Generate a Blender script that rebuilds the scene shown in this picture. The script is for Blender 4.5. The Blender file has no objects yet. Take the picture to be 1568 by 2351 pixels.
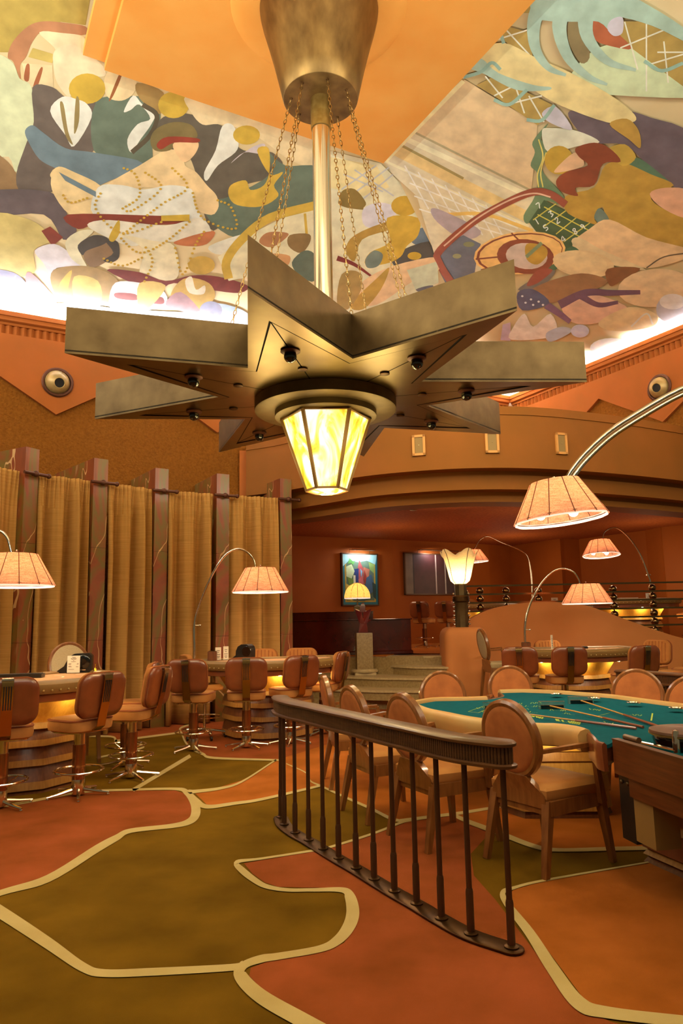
import bpy, bmesh, math, random
from mathutils import Vector, Matrix
from mathutils.geometry import tessellate_polygon
random.seed(7)
PI = math.pi
C = bpy.context.scene.collection

# ------------------------------------------------------------------ camera
HC, PITCH, ROLL, FPX = 1.45, 0.1505, 0.0194, 1642.1
cp, sp, cr, sr = math.cos(PITCH), math.sin(PITCH), math.cos(ROLL), math.sin(ROLL)
cam_d = bpy.data.cameras.new('camera'); cam = bpy.data.objects.new('camera', cam_d); C.objects.link(cam)
cam_d.sensor_fit = 'VERTICAL'; cam_d.sensor_height = 36.0; cam_d.lens = FPX / 2351 * 36.0
cam_d.clip_start = 0.05; cam_d.clip_end = 200
up0 = Vector((0, -sp, cp)); fw = Vector((0, cp, sp)); rt = Vector((1, 0, 0))
right = rt * cr - up0 * sr; up = rt * sr + up0 * cr
M = Matrix((right, up, -fw)).transposed().to_4x4(); M.translation = (0, 0, HC)
cam.matrix_world = M
bpy.context.scene.camera = cam
sc = bpy.context.scene
sc.view_settings.view_transform = 'Standard'; sc.view_settings.look = 'None'
sc.view_settings.exposure = 0.0; sc.view_settings.gamma = 1.0; sc.view_settings.use_curve_mapping = False

# ------------------------------------------------------------------ world and big lights
w = bpy.data.worlds.new('world'); sc.world = w; w.use_nodes = True
w.node_tree.nodes['Background'].inputs[0].default_value = (1.0, 0.83, 0.46, 1)
w.node_tree.nodes['Background'].inputs[1].default_value = 0.13

def s2l(c):
    return tuple(((v/255)/12.92 if v/255 <= .04045 else ((v/255+.055)/1.055)**2.4) for v in c) + (1,)

def area(name, loc, target, size, power, col=(1, .78, .55), sy=None, spread=None):
    l = bpy.data.lights.new(name, 'AREA'); l.energy = power; l.color = col; l.size = size
    if sy: l.shape = 'RECTANGLE'; l.size_y = sy
    if spread: l.spread = spread
    o = bpy.data.objects.new(name, l); C.objects.link(o); o.location = loc
    d = (Vector(target) - Vector(loc)).normalized()
    o.rotation_euler = d.to_track_quat('-Z', 'Y').to_euler()
    return o
def point(name, loc, power, col=(1, .72, .42), r=.05):
    l = bpy.data.lights.new(name, 'POINT'); l.energy = power; l.color = col; l.shadow_soft_size = r
    o = bpy.data.objects.new(name, l); C.objects.link(o); o.location = loc; return o
def spot(name, loc, target, power, ang=60, col=(1, .72, .42), r=.05, blend=.6):
    l = bpy.data.lights.new(name, 'SPOT'); l.energy = power; l.color = col; l.shadow_soft_size = r
    l.spot_size = math.radians(ang); l.spot_blend = blend
    o = bpy.data.objects.new(name, l); C.objects.link(o); o.location = loc
    d = (Vector(target) - Vector(loc)).normalized(); o.rotation_euler = d.to_track_quat('-Z', 'Y').to_euler(); return o

# plan of the hall: star centre, wall axes, cornice line
SC_ = Vector((-.133, 6.62)); ZS = 3.527; HS = .378
AX = Vector((.8786, .4776)); BX = Vector((-.4776, .8786))
ZL = 6.2
A0 = Vector((-5.109, 10.231)); 
B0 = Vector((4.75, 13.10))
QC = AX * AX.dot(B0) + BX * BX.dot(A0)
ZP = 7.77

# cove strips (cool white) hidden in the cornice troughs, an uplight on the star, unseen fill areas added to brighten the hall
def along(P, d, t, z): return Vector((P[0] + d[0]*t, P[1] + d[1]*t, z))
def strip(P0, P1, nrm, z, power, col, tilt=.45):
    """long thin area light between two plan points, facing up and inward"""
    a = Vector((P0[0], P0[1], z)); b = Vector((P1[0], P1[1], z)); m = (a+b)/2
    x = (b-a).normalized(); zz = -Vector((nrm[0]*tilt, nrm[1]*tilt, 1)).normalized(); y = zz.cross(x).normalized()
    l = bpy.data.lights.new('strip_light', 'AREA'); l.shape = 'RECTANGLE'; l.size = (b-a).length; l.size_y = .1
    l.energy = power; l.color = col
    o = bpy.data.objects.new('strip_light', l); C.objects.link(o)
    o.matrix_world = Matrix.Translation(m) @ Matrix((x, y, zz)).transposed().to_4x4()
cA = QC + BX*.30; cB = QC + AX*.30
strip(cA - AX*11.5, cA - AX*.3, -BX, 6.03, 1050, (.82, .88, 1.0))
strip(QC + BX*.12 - AX*11.5, QC + BX*.12 - AX*.3, -BX, 6.12, 1500, (1, .93, .84), 2.2)
strip(cB - BX*.3, cB - BX*11.5, -AX, 6.03, 1250, (.82, .88, 1.0))
strip(QC + AX*.12 - BX*.3, QC + AX*.12 - BX*11.5, -AX, 6.12, 1500, (1, .93, .84), 2.2)
area('star_uplight', (SC_[0], SC_[1], 3.97), (SC_[0], SC_[1], 8), 1.6, 110, (1, .86, .66))
area('hall_fill', (0, 1.0, 6.9), (0, 6, 0), 3.2, 50, (1, .85, .48))
strip(QC - BX*13.5 - AX*12, QC - BX*13.5, BX, 6.0, 650, (1, .90, .74), 1.2)  # this strip and the next are added unseen, without a cornice, to brighten the mural
strip(QC - AX*14 - BX*12, QC - AX*14 - BX*.5, AX, 6.0, 650, (1, .90, .74), 1.2)
area('hall_fill', (1.5, 7.6, 5.6), (3.2, 13, 1), 1.5, 70, (1, .84, .46))  # further added fill, aimed at the back and side tables
area('hall_fill', (-4.0, 2.5, 6.0), (-2.5, 9, 1), 2.0, 80, (1, .84, .46))
area('hall_fill', (5.0, 4.0, 6.0), (3.0, 10, 1), 2.0, 75, (1, .84, .46))

# ------------------------------------------------------------------ pixel -> place helpers (survey of the real room)
def ray(u, v):
    a = u - 784; b = 1175.5 - v
    X = (a*cr + b*sr)/FPX; Y = (-a*sr + b*cr)/FPX
    return Vector((X, cp - Y*sp, sp + Y*cp))
def G(u, v, z=0.0):
    r = ray(u, v); t = (z-HC)/r[2]; return Vector((r[0]*t, r[1]*t, z))
def D(u, v, y):
    r = ray(u, v); return r*(y/r[1]) + Vector((0, 0, HC))
def W(u, v, P, d):
    r = ray(u, v); n = Vector((-d[1], d[0])); t = (n[0]*P[0]+n[1]*P[1])/(n[0]*r[0]+n[1]*r[1]); return r*t + Vector((0, 0, HC))

# ------------------------------------------------------------------ materials
MT = {}
def nn(m, t, **kw):
    n = m.node_tree.nodes.new(t)
    for k, v in kw.items():
        setattr(n, k, v)
    return n
def mat(name, col, rough=.6, metal=0., col2=None, scale=6., stretch=(1, 1, 1), fac=.5, bump=0., bscale=60., emit=None, es=0., coat=0., trans=0., detail=4., spec=None, obj=True, alpha=None):
    m = bpy.data.materials.new(name); m.use_nodes = True; MT[name] = m
    nt = m.node_tree; b = nt.nodes['Principled BSDF']; L = nt.links.new
    b.inputs['Base Color'].default_value = s2l(col); b.inputs['Roughness'].default_value = rough; b.inputs['Metallic'].default_value = metal
    if spec is not None: b.inputs['Specular IOR Level'].default_value = spec
    if coat: b.inputs['Coat Weight'].default_value = coat; b.inputs['Coat Roughness'].default_value = .12
    if trans: b.inputs['Transmission Weight'].default_value = trans
    tc = nn(m, 'ShaderNodeTexCoord'); mp = nn(m, 'ShaderNodeMapping'); mp.inputs['Scale'].default_value = stretch
    L(tc.outputs['Object'], mp.inputs['Vector'])
    if col2 is not None:
        nz = nn(m, 'ShaderNodeTexNoise'); nz.inputs['Scale'].default_value = scale; nz.inputs['Detail'].default_value = detail
        L(mp.outputs[0], nz.inputs['Vector'])
        rp = nn(m, 'ShaderNodeValToRGB'); rp.color_ramp.elements[0].position = .5-fac*.5; rp.color_ramp.elements[1].position = .5+fac*.5
        rp.color_ramp.elements[0].color = s2l(col); rp.color_ramp.elements[1].color = s2l(col2)
        L(nz.outputs[0], rp.inputs[0]); L(rp.outputs[0], b.inputs['Base Color'])
        m['ramp'] = rp.name
        if emit == 'same': L(rp.outputs[0], b.inputs['Emission Color']); b.inputs['Emission Strength'].default_value = es
    if emit is not None and emit != 'same':
        b.inputs['Emission Color'].default_value = s2l(emit); b.inputs['Emission Strength'].default_value = es
    if bump:
        n2 = nn(m, 'ShaderNodeTexNoise'); n2.inputs['Scale'].default_value = bscale; n2.inputs['Detail'].default_value = 3
        bp = nn(m, 'ShaderNodeBump'); bp.inputs['Strength'].default_value = bump; bp.inputs['Distance'].default_value = .02
        L(mp.outputs[0], n2.inputs['Vector']); L(n2.outputs[0], bp.inputs['Height']); L(bp.outputs[0], b.inputs['Normal'])
    return m
mat('stucco', (134, 84, 28), .95, spec=0.1, col2=(112, 66, 19), scale=26, bump=.9, bscale=38)
mat('plaster_low', (208, 134, 78), .75, spec=0.2, col2=(190, 118, 62), scale=1.3, fac=.6)
mat('plaster', (164, 90, 38), .75, spec=0.15, col2=(146, 84, 34), scale=2.2, fac=.6)
mat('plaster_drum', (144, 86, 34), .7, spec=0.15, col2=(122, 78, 28), scale=1.3, fac=.7)
mat('panel_orange', (228, 172, 92), .7, spec=0.1, col2=(222, 152, 70), scale=1.6, fac=.6)
mat('soffit', (176, 96, 46), .8, spec=0.1, col2=(140, 70, 30), scale=18, bump=.8, bscale=30)
mat('mezz_wall', (176, 98, 32), .6, spec=0.2, col2=(152, 78, 24), scale=1.2, fac=.7)
mat('bronze', (118, 98, 64), .5, .8, col2=(82, 64, 38), scale=5, stretch=(1, 1, 1), fac=.6, detail=6)
mat('bronze_soffit', (130, 110, 68), .34, 1., col2=(100, 74, 44), scale=3, fac=.7, detail=5)
mat('bronze_cone', (146, 120, 74), .42, .9, col2=(98, 76, 44), scale=7, stretch=(1, 1, .45), fac=.5, detail=6)
mat('lantern_frame', (112, 80, 36), .5, .3)
mat('bronze_dark', (96, 68, 38), .45, 1., col2=(58, 36, 20), scale=9)
mat('bronze_pale', (176, 152, 92), .45, 1., col2=(140, 112, 58), scale=14)
mat('chain_brass', (150, 122, 74), .35, 1.)
mat('chrome', (225, 215, 200), .12, 1.)
mat('black_gloss', (10, 8, 8), .1, 0., coat=.6)
mat('black_plastic', (24, 20, 18), .35)
mat('black_matte', (6, 5, 5), .8)
mat('wood_brown', (100, 62, 30), .45, col2=(72, 42, 20), scale=7, stretch=(1, 1, 10), coat=.08)
mat('wood_red', (134, 70, 38), .3, col2=(104, 50, 26), scale=5, stretch=(1, 1, 1), coat=.5)
mat('wood_red_h', (104, 54, 26), .3, col2=(72, 32, 14), scale=5, stretch=(1, 1, 14), coat=.4)
mat('wood_light', (178, 128, 62), .4, col2=(150, 100, 46), scale=6, stretch=(9, 9, .7), coat=.2)
mat('wood_gold', (196, 150, 76), .4, col2=(172, 124, 58), scale=6, stretch=(9, 9, .7), coat=.2)
mat('wood_dark', (120, 68, 32), .4, col2=(90, 46, 20), scale=6, stretch=(9, 9, .7), coat=.2)
mat('glow_panel', (232, 178, 70), .6, col2=(214, 152, 50), scale=5, stretch=(8, 8, 1))
mat('velvet', (180, 122, 66), .85, spec=0.15, col2=(154, 94, 44), scale=7, fac=.7)
mat('velvet_dark', (150, 84, 48), .8, spec=0.15, col2=(130, 68, 38), scale=7)
mat('velvet_seat', (190, 134, 76), .85, spec=0.15, col2=(166, 106, 52), scale=6, fac=.7)
mat('linen', (196, 178, 140), .9, col2=(176, 156, 118), scale=120)
mat('leather', (188, 160, 100), .5, col2=(184, 138, 78), scale=3)
mat('leather_olive', (138, 106, 58), .5, col2=(124, 94, 48), scale=3)
mat('baluster_bronze', (84, 54, 34), .4, .5)
mat('felt_green', (8, 80, 92), .95, col2=(6, 70, 82), scale=30, spec=.05)
mat('felt_tan', (196, 150, 104), .9, col2=(186, 138, 92), scale=30)
mat('felt_print', (150, 170, 60), .9)
mat('pale_print', (224, 206, 170), .9)
mat('stone', (160, 134, 88), .35, col2=(128, 102, 60), scale=30, coat=.3)
mat('stone_pale', (190, 164, 120), .4, col2=(168, 142, 98), scale=24)
mat('maroon', (84, 22, 12), .25, col2=(58, 12, 8), scale=3, coat=.7)
mat('sculpture', (120, 36, 34), .3, col2=(84, 22, 30), scale=5, coat=.5)
mat('olive_carpet', (122, 90, 22), .95, spec=.03, col2=(84, 60, 10), scale=2.4, detail=9, fac=.55, bump=.25, bscale=300)
mat('coral_carpet', (162, 84, 48), .95, spec=.03, col2=(122, 64, 26), scale=2.4, detail=9, fac=.55, bump=.25, bscale=300)
mat('orange_carpet', (184, 106, 46), .95, spec=.03, col2=(142, 80, 26), scale=2.4, detail=9, fac=.55, bump=.25, bscale=300)
mat('cream_carpet', (200, 180, 128), .95, spec=0.05, col2=(184, 162, 108), scale=4, bump=.25, bscale=300)
mat('paper', (236, 222, 200), .8)
mat('ink', (50, 36, 26), .8)
mat('vent', (132, 104, 52), .6)
mat('vent_frame', (200, 140, 70), .6)
mat('nozzle', (182, 156, 102), .4, .3, col2=(150, 122, 70), scale=8)
mat('white_inner', (255, 240, 220), .6, emit=(255, 232, 208), es=.85)
mat('bulb', (255, 245, 230), .5, emit=(255, 240, 220), es=9)
mat('clear', (235, 240, 230), .05, trans=.95)
mat('gold', (214, 176, 60), .25, 1.)
mat('iron', (86, 50, 34), .5, .6)

def shade_mat(name, col, col2, es, tr=.5):
    m = mat(name, col, .8, col2=col2, scale=40, stretch=(1, 1, 1), fac=.26, emit='same', es=es)
    nt = m.node_tree; L = nt.links.new; b = nt.nodes['Principled BSDF']; out = nt.nodes['Material Output']
    t = nn(m, 'ShaderNodeBsdfTranslucent'); t.inputs[0].default_value = s2l(col)
    mx = nn(m, 'ShaderNodeMixShader'); mx.inputs[0].default_value = tr
    L(b.outputs[0], mx.inputs[1]); L(t.outputs[0], mx.inputs[2]); L(mx.outputs[0], out.inputs[0])
    # woven threads: two crossed stretched noises
    tc = nn(m, 'ShaderNodeTexCoord')
    fs = []
    for st in ((14, 14, 150), (160, 160, 14)):
        mp = nn(m, 'ShaderNodeMapping'); mp.inputs['Scale'].default_value = st
        nz = nn(m, 'ShaderNodeTexNoise'); nz.inputs['Scale'].default_value = 1.0; nz.inputs['Detail'].default_value = 2
        L(tc.outputs['Object'], mp.inputs[0]); L(mp.outputs[0], nz.inputs['Vector']); fs.append(nz)
    ad = nn(m, 'ShaderNodeMath', operation='ADD'); L(fs[0].outputs[0], ad.inputs[0]); L(fs[1].outputs[0], ad.inputs[1])
    hv = nn(m, 'ShaderNodeMath', operation='MULTIPLY'); hv.inputs[1].default_value = .5; L(ad.outputs[0], hv.inputs[0])
    L(hv.outputs[0], nt.nodes[m['ramp']].inputs[0])
    return m
shade_mat('lamp_linen', (196, 116, 74), (250, 200, 156), .50)
shade_mat('dome_linen', (214, 168, 90), (250, 216, 140), .55)
shade_mat('torch_glass', (226, 190, 120), (250, 228, 166), .75, .7)

def lantern_mat():
    m = mat('art_glass', (255, 236, 170), .3)
    nt = m.node_tree; L = nt.links.new; b = nt.nodes['Principled BSDF']
    tc = nn(m, 'ShaderNodeTexCoord'); mp = nn(m, 'ShaderNodeMapping'); mp.inputs['Scale'].default_value = (3.2, 3.2, 1.1)
    nz = nn(m, 'ShaderNodeTexNoise'); nz.inputs['Scale'].default_value = 1.6; nz.inputs['Detail'].default_value = 6; nz.inputs['Distortion'].default_value = 1.8
    rp = nn(m, 'ShaderNodeValToRGB'); e = rp.color_ramp.elements
    e[0].position = .32; e[0].color = s2l((214, 140, 30)); e[1].position = .62; e[1].color = s2l((255, 250, 236))
    x = e.new(.42); x.color = s2l((236, 196, 60)); x = e.new(.5); x.color = s2l((250, 232, 140))
    L(tc.outputs['Object'], mp.inputs[0]); L(mp.outputs[0], nz.inputs['Vector']); L(nz.outputs[0], rp.inputs[0])
    L(rp.outputs[0], b.inputs['Base Color']); L(rp.outputs[0], b.inputs['Emission Color']); b.inputs['Emission Strength'].default_value = .92
lantern_mat()

def marble():
    m = mat('marble', (142, 84, 44), .4, coat=.1)
    nt = m.node_tree; L = nt.links.new; b = nt.nodes['Principled BSDF']
    tc = nn(m, 'ShaderNodeTexCoord'); mp = nn(m, 'ShaderNodeMapping'); mp.inputs['Scale'].default_value = (1.1, 1.1, .55); mp.inputs['Rotation'].default_value = (.5, .35, .3)
    nz = nn(m, 'ShaderNodeTexNoise'); nz.inputs['Scale'].default_value = 1.7; nz.inputs['Detail'].default_value = 7; nz.inputs['Distortion'].default_value = 1.2
    rp = nn(m, 'ShaderNodeValToRGB'); e = rp.color_ramp.elements
    e[0].position = .32; e[0].color = s2l((104, 52, 26)); e[1].position = .74; e[1].color = s2l((164, 140, 96))
    x = e.new(.44); x.color = s2l((136, 66, 34)); x = e.new(.51); x.color = s2l((110, 92, 38)); x = e.new(.6); x.color = s2l((132, 72, 36))
    L(tc.outputs['Object'], mp.inputs[0]); L(mp.outputs[0], nz.inputs['Vector']); L(nz.outputs[0], rp.inputs[0])
    n2 = nn(m, 'ShaderNodeTexNoise'); n2.inputs['Scale'].default_value = 1.1; n2.inputs['Detail'].default_value = 3.5; n2.inputs['Distortion'].default_value = .5
    L(mp.outputs[0], n2.inputs['Vector'])
    s_ = nn(m, 'ShaderNodeMath', operation='SUBTRACT'); s_.inputs[1].default_value = .5
    a_ = nn(m, 'ShaderNodeMath', operation='ABSOLUTE'); l_ = nn(m, 'ShaderNodeMath', operation='LESS_THAN'); l_.inputs[1].default_value = .0035
    L(n2.outputs[0], s_.inputs[0]); L(s_.outputs[0], a_.inputs[0]); L(a_.outputs[0], l_.inputs[0])
    mx = nn(m, 'ShaderNodeMix', data_type='RGBA'); L(l_.outputs[0], mx.inputs['Factor']); L(rp.outputs[0], mx.inputs['A']); mx.inputs['B'].default_value = s2l((196, 156, 108))
    L(mx.outputs['Result'], b.inputs['Base Color'])
marble()

def curtain_mat():
    m = mat('curtain', (184, 138, 78), .9, spec=0.1, col2=(160, 118, 60), scale=2)
    nt = m.node_tree; L = nt.links.new
    mp = [n for n in nt.nodes if n.type == 'MAPPING'][0]; mp.inputs['Scale'].default_value = (1, 1, 60)
curtain_mat()

def attr_mat(name, rough=.8):
    m = mat(name, (200, 180, 140), rough)
    nt = m.node_tree; L = nt.links.new; b = nt.nodes['Principled BSDF']
    at = nn(m, 'ShaderNodeAttribute'); at.attribute_name = 'paint'
    tc = nn(m, 'ShaderNodeTexCoord'); nz = nn(m, 'ShaderNodeTexNoise'); nz.inputs['Scale'].default_value = 5; nz.inputs['Detail'].default_value = 6
    L(tc.outputs['Object'], nz.inputs['Vector'])
    mr = nn(m, 'ShaderNodeMapRange'); mr.inputs[1].default_value = .3; mr.inputs[2].default_value = .7; mr.inputs[3].default_value = .82; mr.inputs[4].default_value = 1.14
    L(nz.outputs[0], mr.inputs[0])
    mx = nn(m, 'ShaderNodeVectorMath', operation='SCALE'); L(at.outputs['Color'], mx.inputs[0]); L(mr.outputs[0], mx.inputs['Scale'])
    tint = nn(m, 'ShaderNodeVectorMath', operation='MULTIPLY'); tint.inputs[1].default_value = (1, 1.14, 1.3); L(mx.outputs[0], tint.inputs[0]); L(tint.outputs[0], b.inputs['Base Color'])
attr_mat('mural_paint', .75); attr_mat('picture_paint', .5)

# ------------------------------------------------------------------ mesh builder
def offset_poly(P, o, closed=True):
    n = len(P); out = []
    for i in range(n):
        a = P[i-1] if (closed or i > 0) else None; b = P[i]; c = P[(i+1) % n] if (closed or i < n-1) else None
        ns = []
        for p, q in ((a, b), (b, c)):
            if p is None or q is None: continue
            dx, dy = q[0]-p[0], q[1]-p[1]; l = math.hypot(dx, dy)
            if l < 1e-7: continue
            ns.append((dy/l, -dx/l))
        if len(ns) == 2:
            mx, my = ns[0][0]+ns[1][0], ns[0][1]+ns[1][1]; l = math.hypot(mx, my) or 1; mx /= l; my /= l
            k = max(.45, mx*ns[0][0]+my*ns[0][1]); mx /= k; my /= k
        else: mx, my = ns[0]
        out.append((b[0]+mx*o, b[1]+my*o))
    return out
class MB:
    def __init__(s): s.v = []; s.f = []; s.sm = []; s.col = []
    def add(s, vs, fs, smooth=False, col=None):
        k = len(s.v); s.v += [Vector(p) for p in vs]; s.f += [tuple(i+k for i in f) for f in fs]; s.sm += [smooth]*len(fs); s.col += [col]*len(fs); return s
    def box(s, x0, x1, y0, y1, z0, z1, M=None):
        v = [Vector((x, y, z)) for z in (z0, z1) for y in (y0, y1) for x in (x0, x1)]
        if M: v = [M @ p for p in v]
        return s.add(v, [(0, 2, 3, 1), (4, 5, 7, 6), (0, 1, 5, 4), (2, 6, 7, 3), (0, 4, 6, 2), (1, 3, 7, 5)])
    def prism(s, P, z0, z1, smooth=False):  # plan polygon extruded; P may be concave
        n = len(P); v = [(p[0], p[1], z0) for p in P] + [(p[0], p[1], z1) for p in P]
        tr = tessellate_polygon([[Vector((p[0], p[1], 0)) for p in P]])
        s.add(v, [t for t in tr] + [tuple(i+n for i in t) for t in tr])
        return s.add(v, [(i, (i+1) % n, (i+1) % n+n, i+n) for i in range(n)], smooth)
    def vprism(s, P, O, d, th, col=None):  # polygon in a vertical plane: P=(t,z); O origin plan, d direction, th thickness along normal
        nrm = Vector((-d[1], d[0], 0))
        f = lambda t, z, o: Vector((O[0]+d[0]*t, O[1]+d[1]*t, z)) + nrm*o
        n = len(P); v = [f(t, z, 0) for t, z in P] + [f(t, z, th) for t, z in P]
        tr = tessellate_polygon([[Vector((p[0], p[1], 0)) for p in P]])
        return s.add(v, [t for t in tr] + [tuple(i+n for i in t) for t in tr] + [(i, (i+1) % n, (i+1) % n+n, i+n) for i in range(n)])
    def loft(s, P, prof, smooth=True, closed=True, caps=True, closeprof=False):
        """P plan outline (counter-clockwise), prof list of (offset outwards, z)"""
        n = len(P); rings = []
        for o, z in prof: rings += [(x, y, z) for x, y in offset_poly(P, o, closed)]
        m = len(prof); fs = []
        for k in range(m if closeprof else m-1):
            k2 = (k+1) % m
            for i in range(n if closed else n-1):
                j = (i+1) % n; fs.append((k*n+i, k*n+j, k2*n+j, k2*n+i))
        s.add(rings, fs, smooth)
        if closed and caps and not closeprof:
            for k in (0, m-1):
                q = rings[k*n:(k+1)*n]; s.add(q, list(tessellate_polygon([[Vector((p[0], p[1], 0)) for p in q]])))
        if not closed and closeprof:
            for i in (0, n-1): s.add([rings[k*n+i] for k in range(m)], [tuple(range(m))])
        return s
    def lathe(s, prof, n=24, c=(0, 0, 0), smooth=True, M=None, phase=0., scallop=None):
        v = []; m = len(prof)
        for r, z in prof:
            for i in range(n):
                a = 2*PI*i/n + phase; rr = r if scallop is None else r*(1+scallop(i, n, z))
                p = Vector((rr*math.cos(a), rr*math.sin(a), z))
                if M: p = M @ p
                v.append(p + Vector(c))
        fs = [(k*n+i, k*n+(i+1) % n, (k+1)*n+(i+1) % n, (k+1)*n+i) for k in range(m-1) for i in range(n)]
        s.add(v, fs, smooth)
        if prof[0][0] > 1e-5: s.add(v[:n], [tuple(range(n))[::-1]])
        if prof[-1][0] > 1e-5: s.add(v[-n:], [tuple(range(n))])
        return s
    def tube(s, pts, r, n=8, caps=True, rs=None, closed=False, flat=None):
        pts = [Vector(p) for p in pts]; m = len(pts); v = []
        prevx = None
        for i, p in enumerate(pts):
            if closed: t = pts[(i+1) % m] - pts[i-1]
            else: t = (pts[min(i+1, m-1)] - pts[max(i-1, 0)])
            t.normalize()
            ref = prevx if prevx is not None else (Vector((0, 0, 1)) if abs(t.z) < .9 else Vector((1, 0, 0)))
            y = t.cross(ref).normalized(); x = y.cross(t).normalized()
            prevx = x
            R = rs[i] if rs else r
            for k in range(n):
                a = 2*PI*k/n; v.append(p + x*(math.cos(a)*R) + y*(math.sin(a)*R*(flat or 1)))
        mm = m if closed else m-1
        s.add(v, [(i*n+k, i*n+(k+1) % n, ((i+1) % m)*n+(k+1) % n, ((i+1) % m)*n+k) for i in range(mm) for k in range(n)], True)
        if caps and not closed: s.add(v[:n], [tuple(range(n))[::-1]]); s.add(v[-n:], [tuple(range(n))])
        return s
    def ball(s, c, r, n=10, m=7, sc=(1, 1, 1)):
        v = []; 
        for j in range(1, m):
            a = PI*j/m
            for i in range(n): b = 2*PI*i/n; v.append((c[0]+r*sc[0]*math.sin(a)*math.cos(b), c[1]+r*sc[1]*math.sin(a)*math.sin(b), c[2]+r*sc[2]*math.cos(a)))
        v += [(c[0], c[1], c[2]+r*sc[2]), (c[0], c[1], c[2]-r*sc[2])]; T = len(v)-2; Bt = len(v)-1
        fs = [(j*n+i, (j+1)*n+i, (j+1)*n+(i+1) % n, j*n+(i+1) % n) for j in range(m-2) for i in range(n)]
        fs += [(T, i, (i+1) % n) for i in range(n)] + [(Bt, (m-2)*n+(i+1) % n, (m-2)*n+i) for i in range(n)]
        return s.add(v, fs, True)
    def quadbar(s, a, b, wa, wb, ax=(1, 0, 0)):
        """tapered square bar from a to b"""
        a = Vector(a); b = Vector(b); t = (b-a).normalized(); x = (Vector(ax) - t*Vector(ax).dot(t)).normalized(); y = t.cross(x)
        v = [p + x*(sx*w_[0]) + y*(sy*w_[1]) for p, w_ in ((a, wa), (b, wb)) for sx, sy in ((-1, -1), (1, -1), (1, 1), (-1, 1))]
        return s.add(v, [(3, 2, 1, 0), (4, 5, 6, 7), (0, 1, 5, 4), (1, 2, 6, 5), (2, 3, 7, 6), (3, 0, 4, 7)])
    def obj(s, name, m, parent=None, fix=True, mats=None):
        me = bpy.data.meshes.new(name)
        off = Vector((0, 0, 0))
        if parent is not None:
            p = parent
            while p is not None: off += p.location; p = p.parent
        me.from_pydata([tuple(p-off) for p in s.v], [], s.f)
        me.polygons.foreach_set('use_smooth', s.sm)
        if any(c is not None for c in s.col):
            ca = me.color_attributes.new('paint', 'FLOAT_COLOR', 'CORNER'); i = 0
            for p in me.polygons:
                c = s.col[p.index] or (1, 1, 1, 1)
                for _ in p.loop_indices: ca.data[i].color = c; i += 1
        me.update()
        if fix and len(s.f) < 60000:
            bm = bmesh.new(); bm.from_mesh(me); bmesh.ops.remove_doubles(bm, verts=bm.verts, dist=1e-5); bmesh.ops.recalc_face_normals(bm, faces=bm.faces); bm.to_mesh(me); bm.free()
        me.materials.append(MT[m])
        try: me.set_sharp_from_angle(angle=math.radians(42))
        except Exception: pass
        o = bpy.data.objects.new(name, me); C.objects.link(o)
        if parent is not None: o.parent = parent
        return o
def thing(name, label, cat, loc=(0, 0, 0), rz=0, group=None):
    o = bpy.data.objects.new(name, None); C.objects.link(o); o.empty_display_size = .1
    o.location = loc; o.rotation_euler = (0, 0, rz); o['label'] = label; o['category'] = cat
    if group: o['group'] = group
    return o
def tag(o, label, cat, group=None):
    o['label'] = label; o['category'] = cat
    if group: o['group'] = group
    return o
def struct(o, label=None):
    o['kind'] = 'structure'
    if label: o['label'] = label
    return o
def dup(root, loc=None, rz=None, label=None, group=None):
    kids = {}
    def cp_(o, parent):
        c = o.copy(); C.objects.link(c); c.parent = parent
        for ch in KIDS.get(o.name, [x for x in bpy.data.objects if x.parent == o]): cp_(ch, c)
        return c
    if root.name not in KIDS:
        def rec(o):
            KIDS[o.name] = [x for x in bpy.data.objects if x.parent == o]
            for k in KIDS[o.name]: rec(k)
        rec(root)
    r = cp_(root, None)
    if loc is not None: r.location = loc
    if rz is not None: r.rotation_euler = (0, 0, rz)
    if label: r['label'] = label
    if group: r['group'] = group
    return r
KIDS = {}
def crom(P, n=6, closed=False):
    P = [Vector(p) for p in P]; m = len(P); out = []
    rng = range(m) if closed else range(m-1)
    for i in rng:
        p0 = P[i-1] if (closed or i > 0) else P[0]*2-P[1]; p1 = P[i]; p2 = P[(i+1) % m]; p3 = P[(i+2) % m] if (closed or i < m-2) else P[m-1]*2-P[m-2]
        for k in range(n):
            t = k/n; out.append(.5*((2*p1)+(-p0+p2)*t+(2*p0-5*p1+4*p2-p3)*t*t+(-p0+3*p1-3*p2+p3)*t**3))
    if not closed: out.append(P[-1])
    return out

# ================================================================== THE SETTING
# floor with its inlaid carpet fields
fl = struct(MB().box(-9, 9.5, -2.0, 13.9, -.12, 0).obj('floor', 'olive_carpet'))
def field(P, m, z, smooth=True, n=5):
    P = [Vector((p[0], p[1], 0)) for p in P]
    if smooth: P = crom(P, n, True)
    Q = [G(p.x, p.y, z) for p in P]
    tr = tessellate_polygon([[Vector((q.x, q.y, 0)) for q in Q]])
    return MB().add(Q, tr).obj('carpet_field', m, fl)
def band(P, z, scale=1.0, n=6):
    pts = crom([Vector((p[0], p[1], p[2])) for p in P], n)
    v = []
    for i, p in enumerate(pts):
        a = pts[max(i-1, 0)]; b = pts[min(i+1, len(pts)-1)]
        d = Vector((b.x-a.x, b.y-a.y)); d.normalize(); nx, ny = -d.y, d.x
        h = p.z*.5*scale
        v += [G(p.x+nx*h, p.y+ny*h, z), G(p.x-nx*h, p.y-ny*h, z)]
    return MB().add(v, [(2*i, 2*i+1, 2*i+3, 2*i+2) for i in range(len(pts)-1)]).obj('carpet_border', 'cream_carpet', fl)
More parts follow.
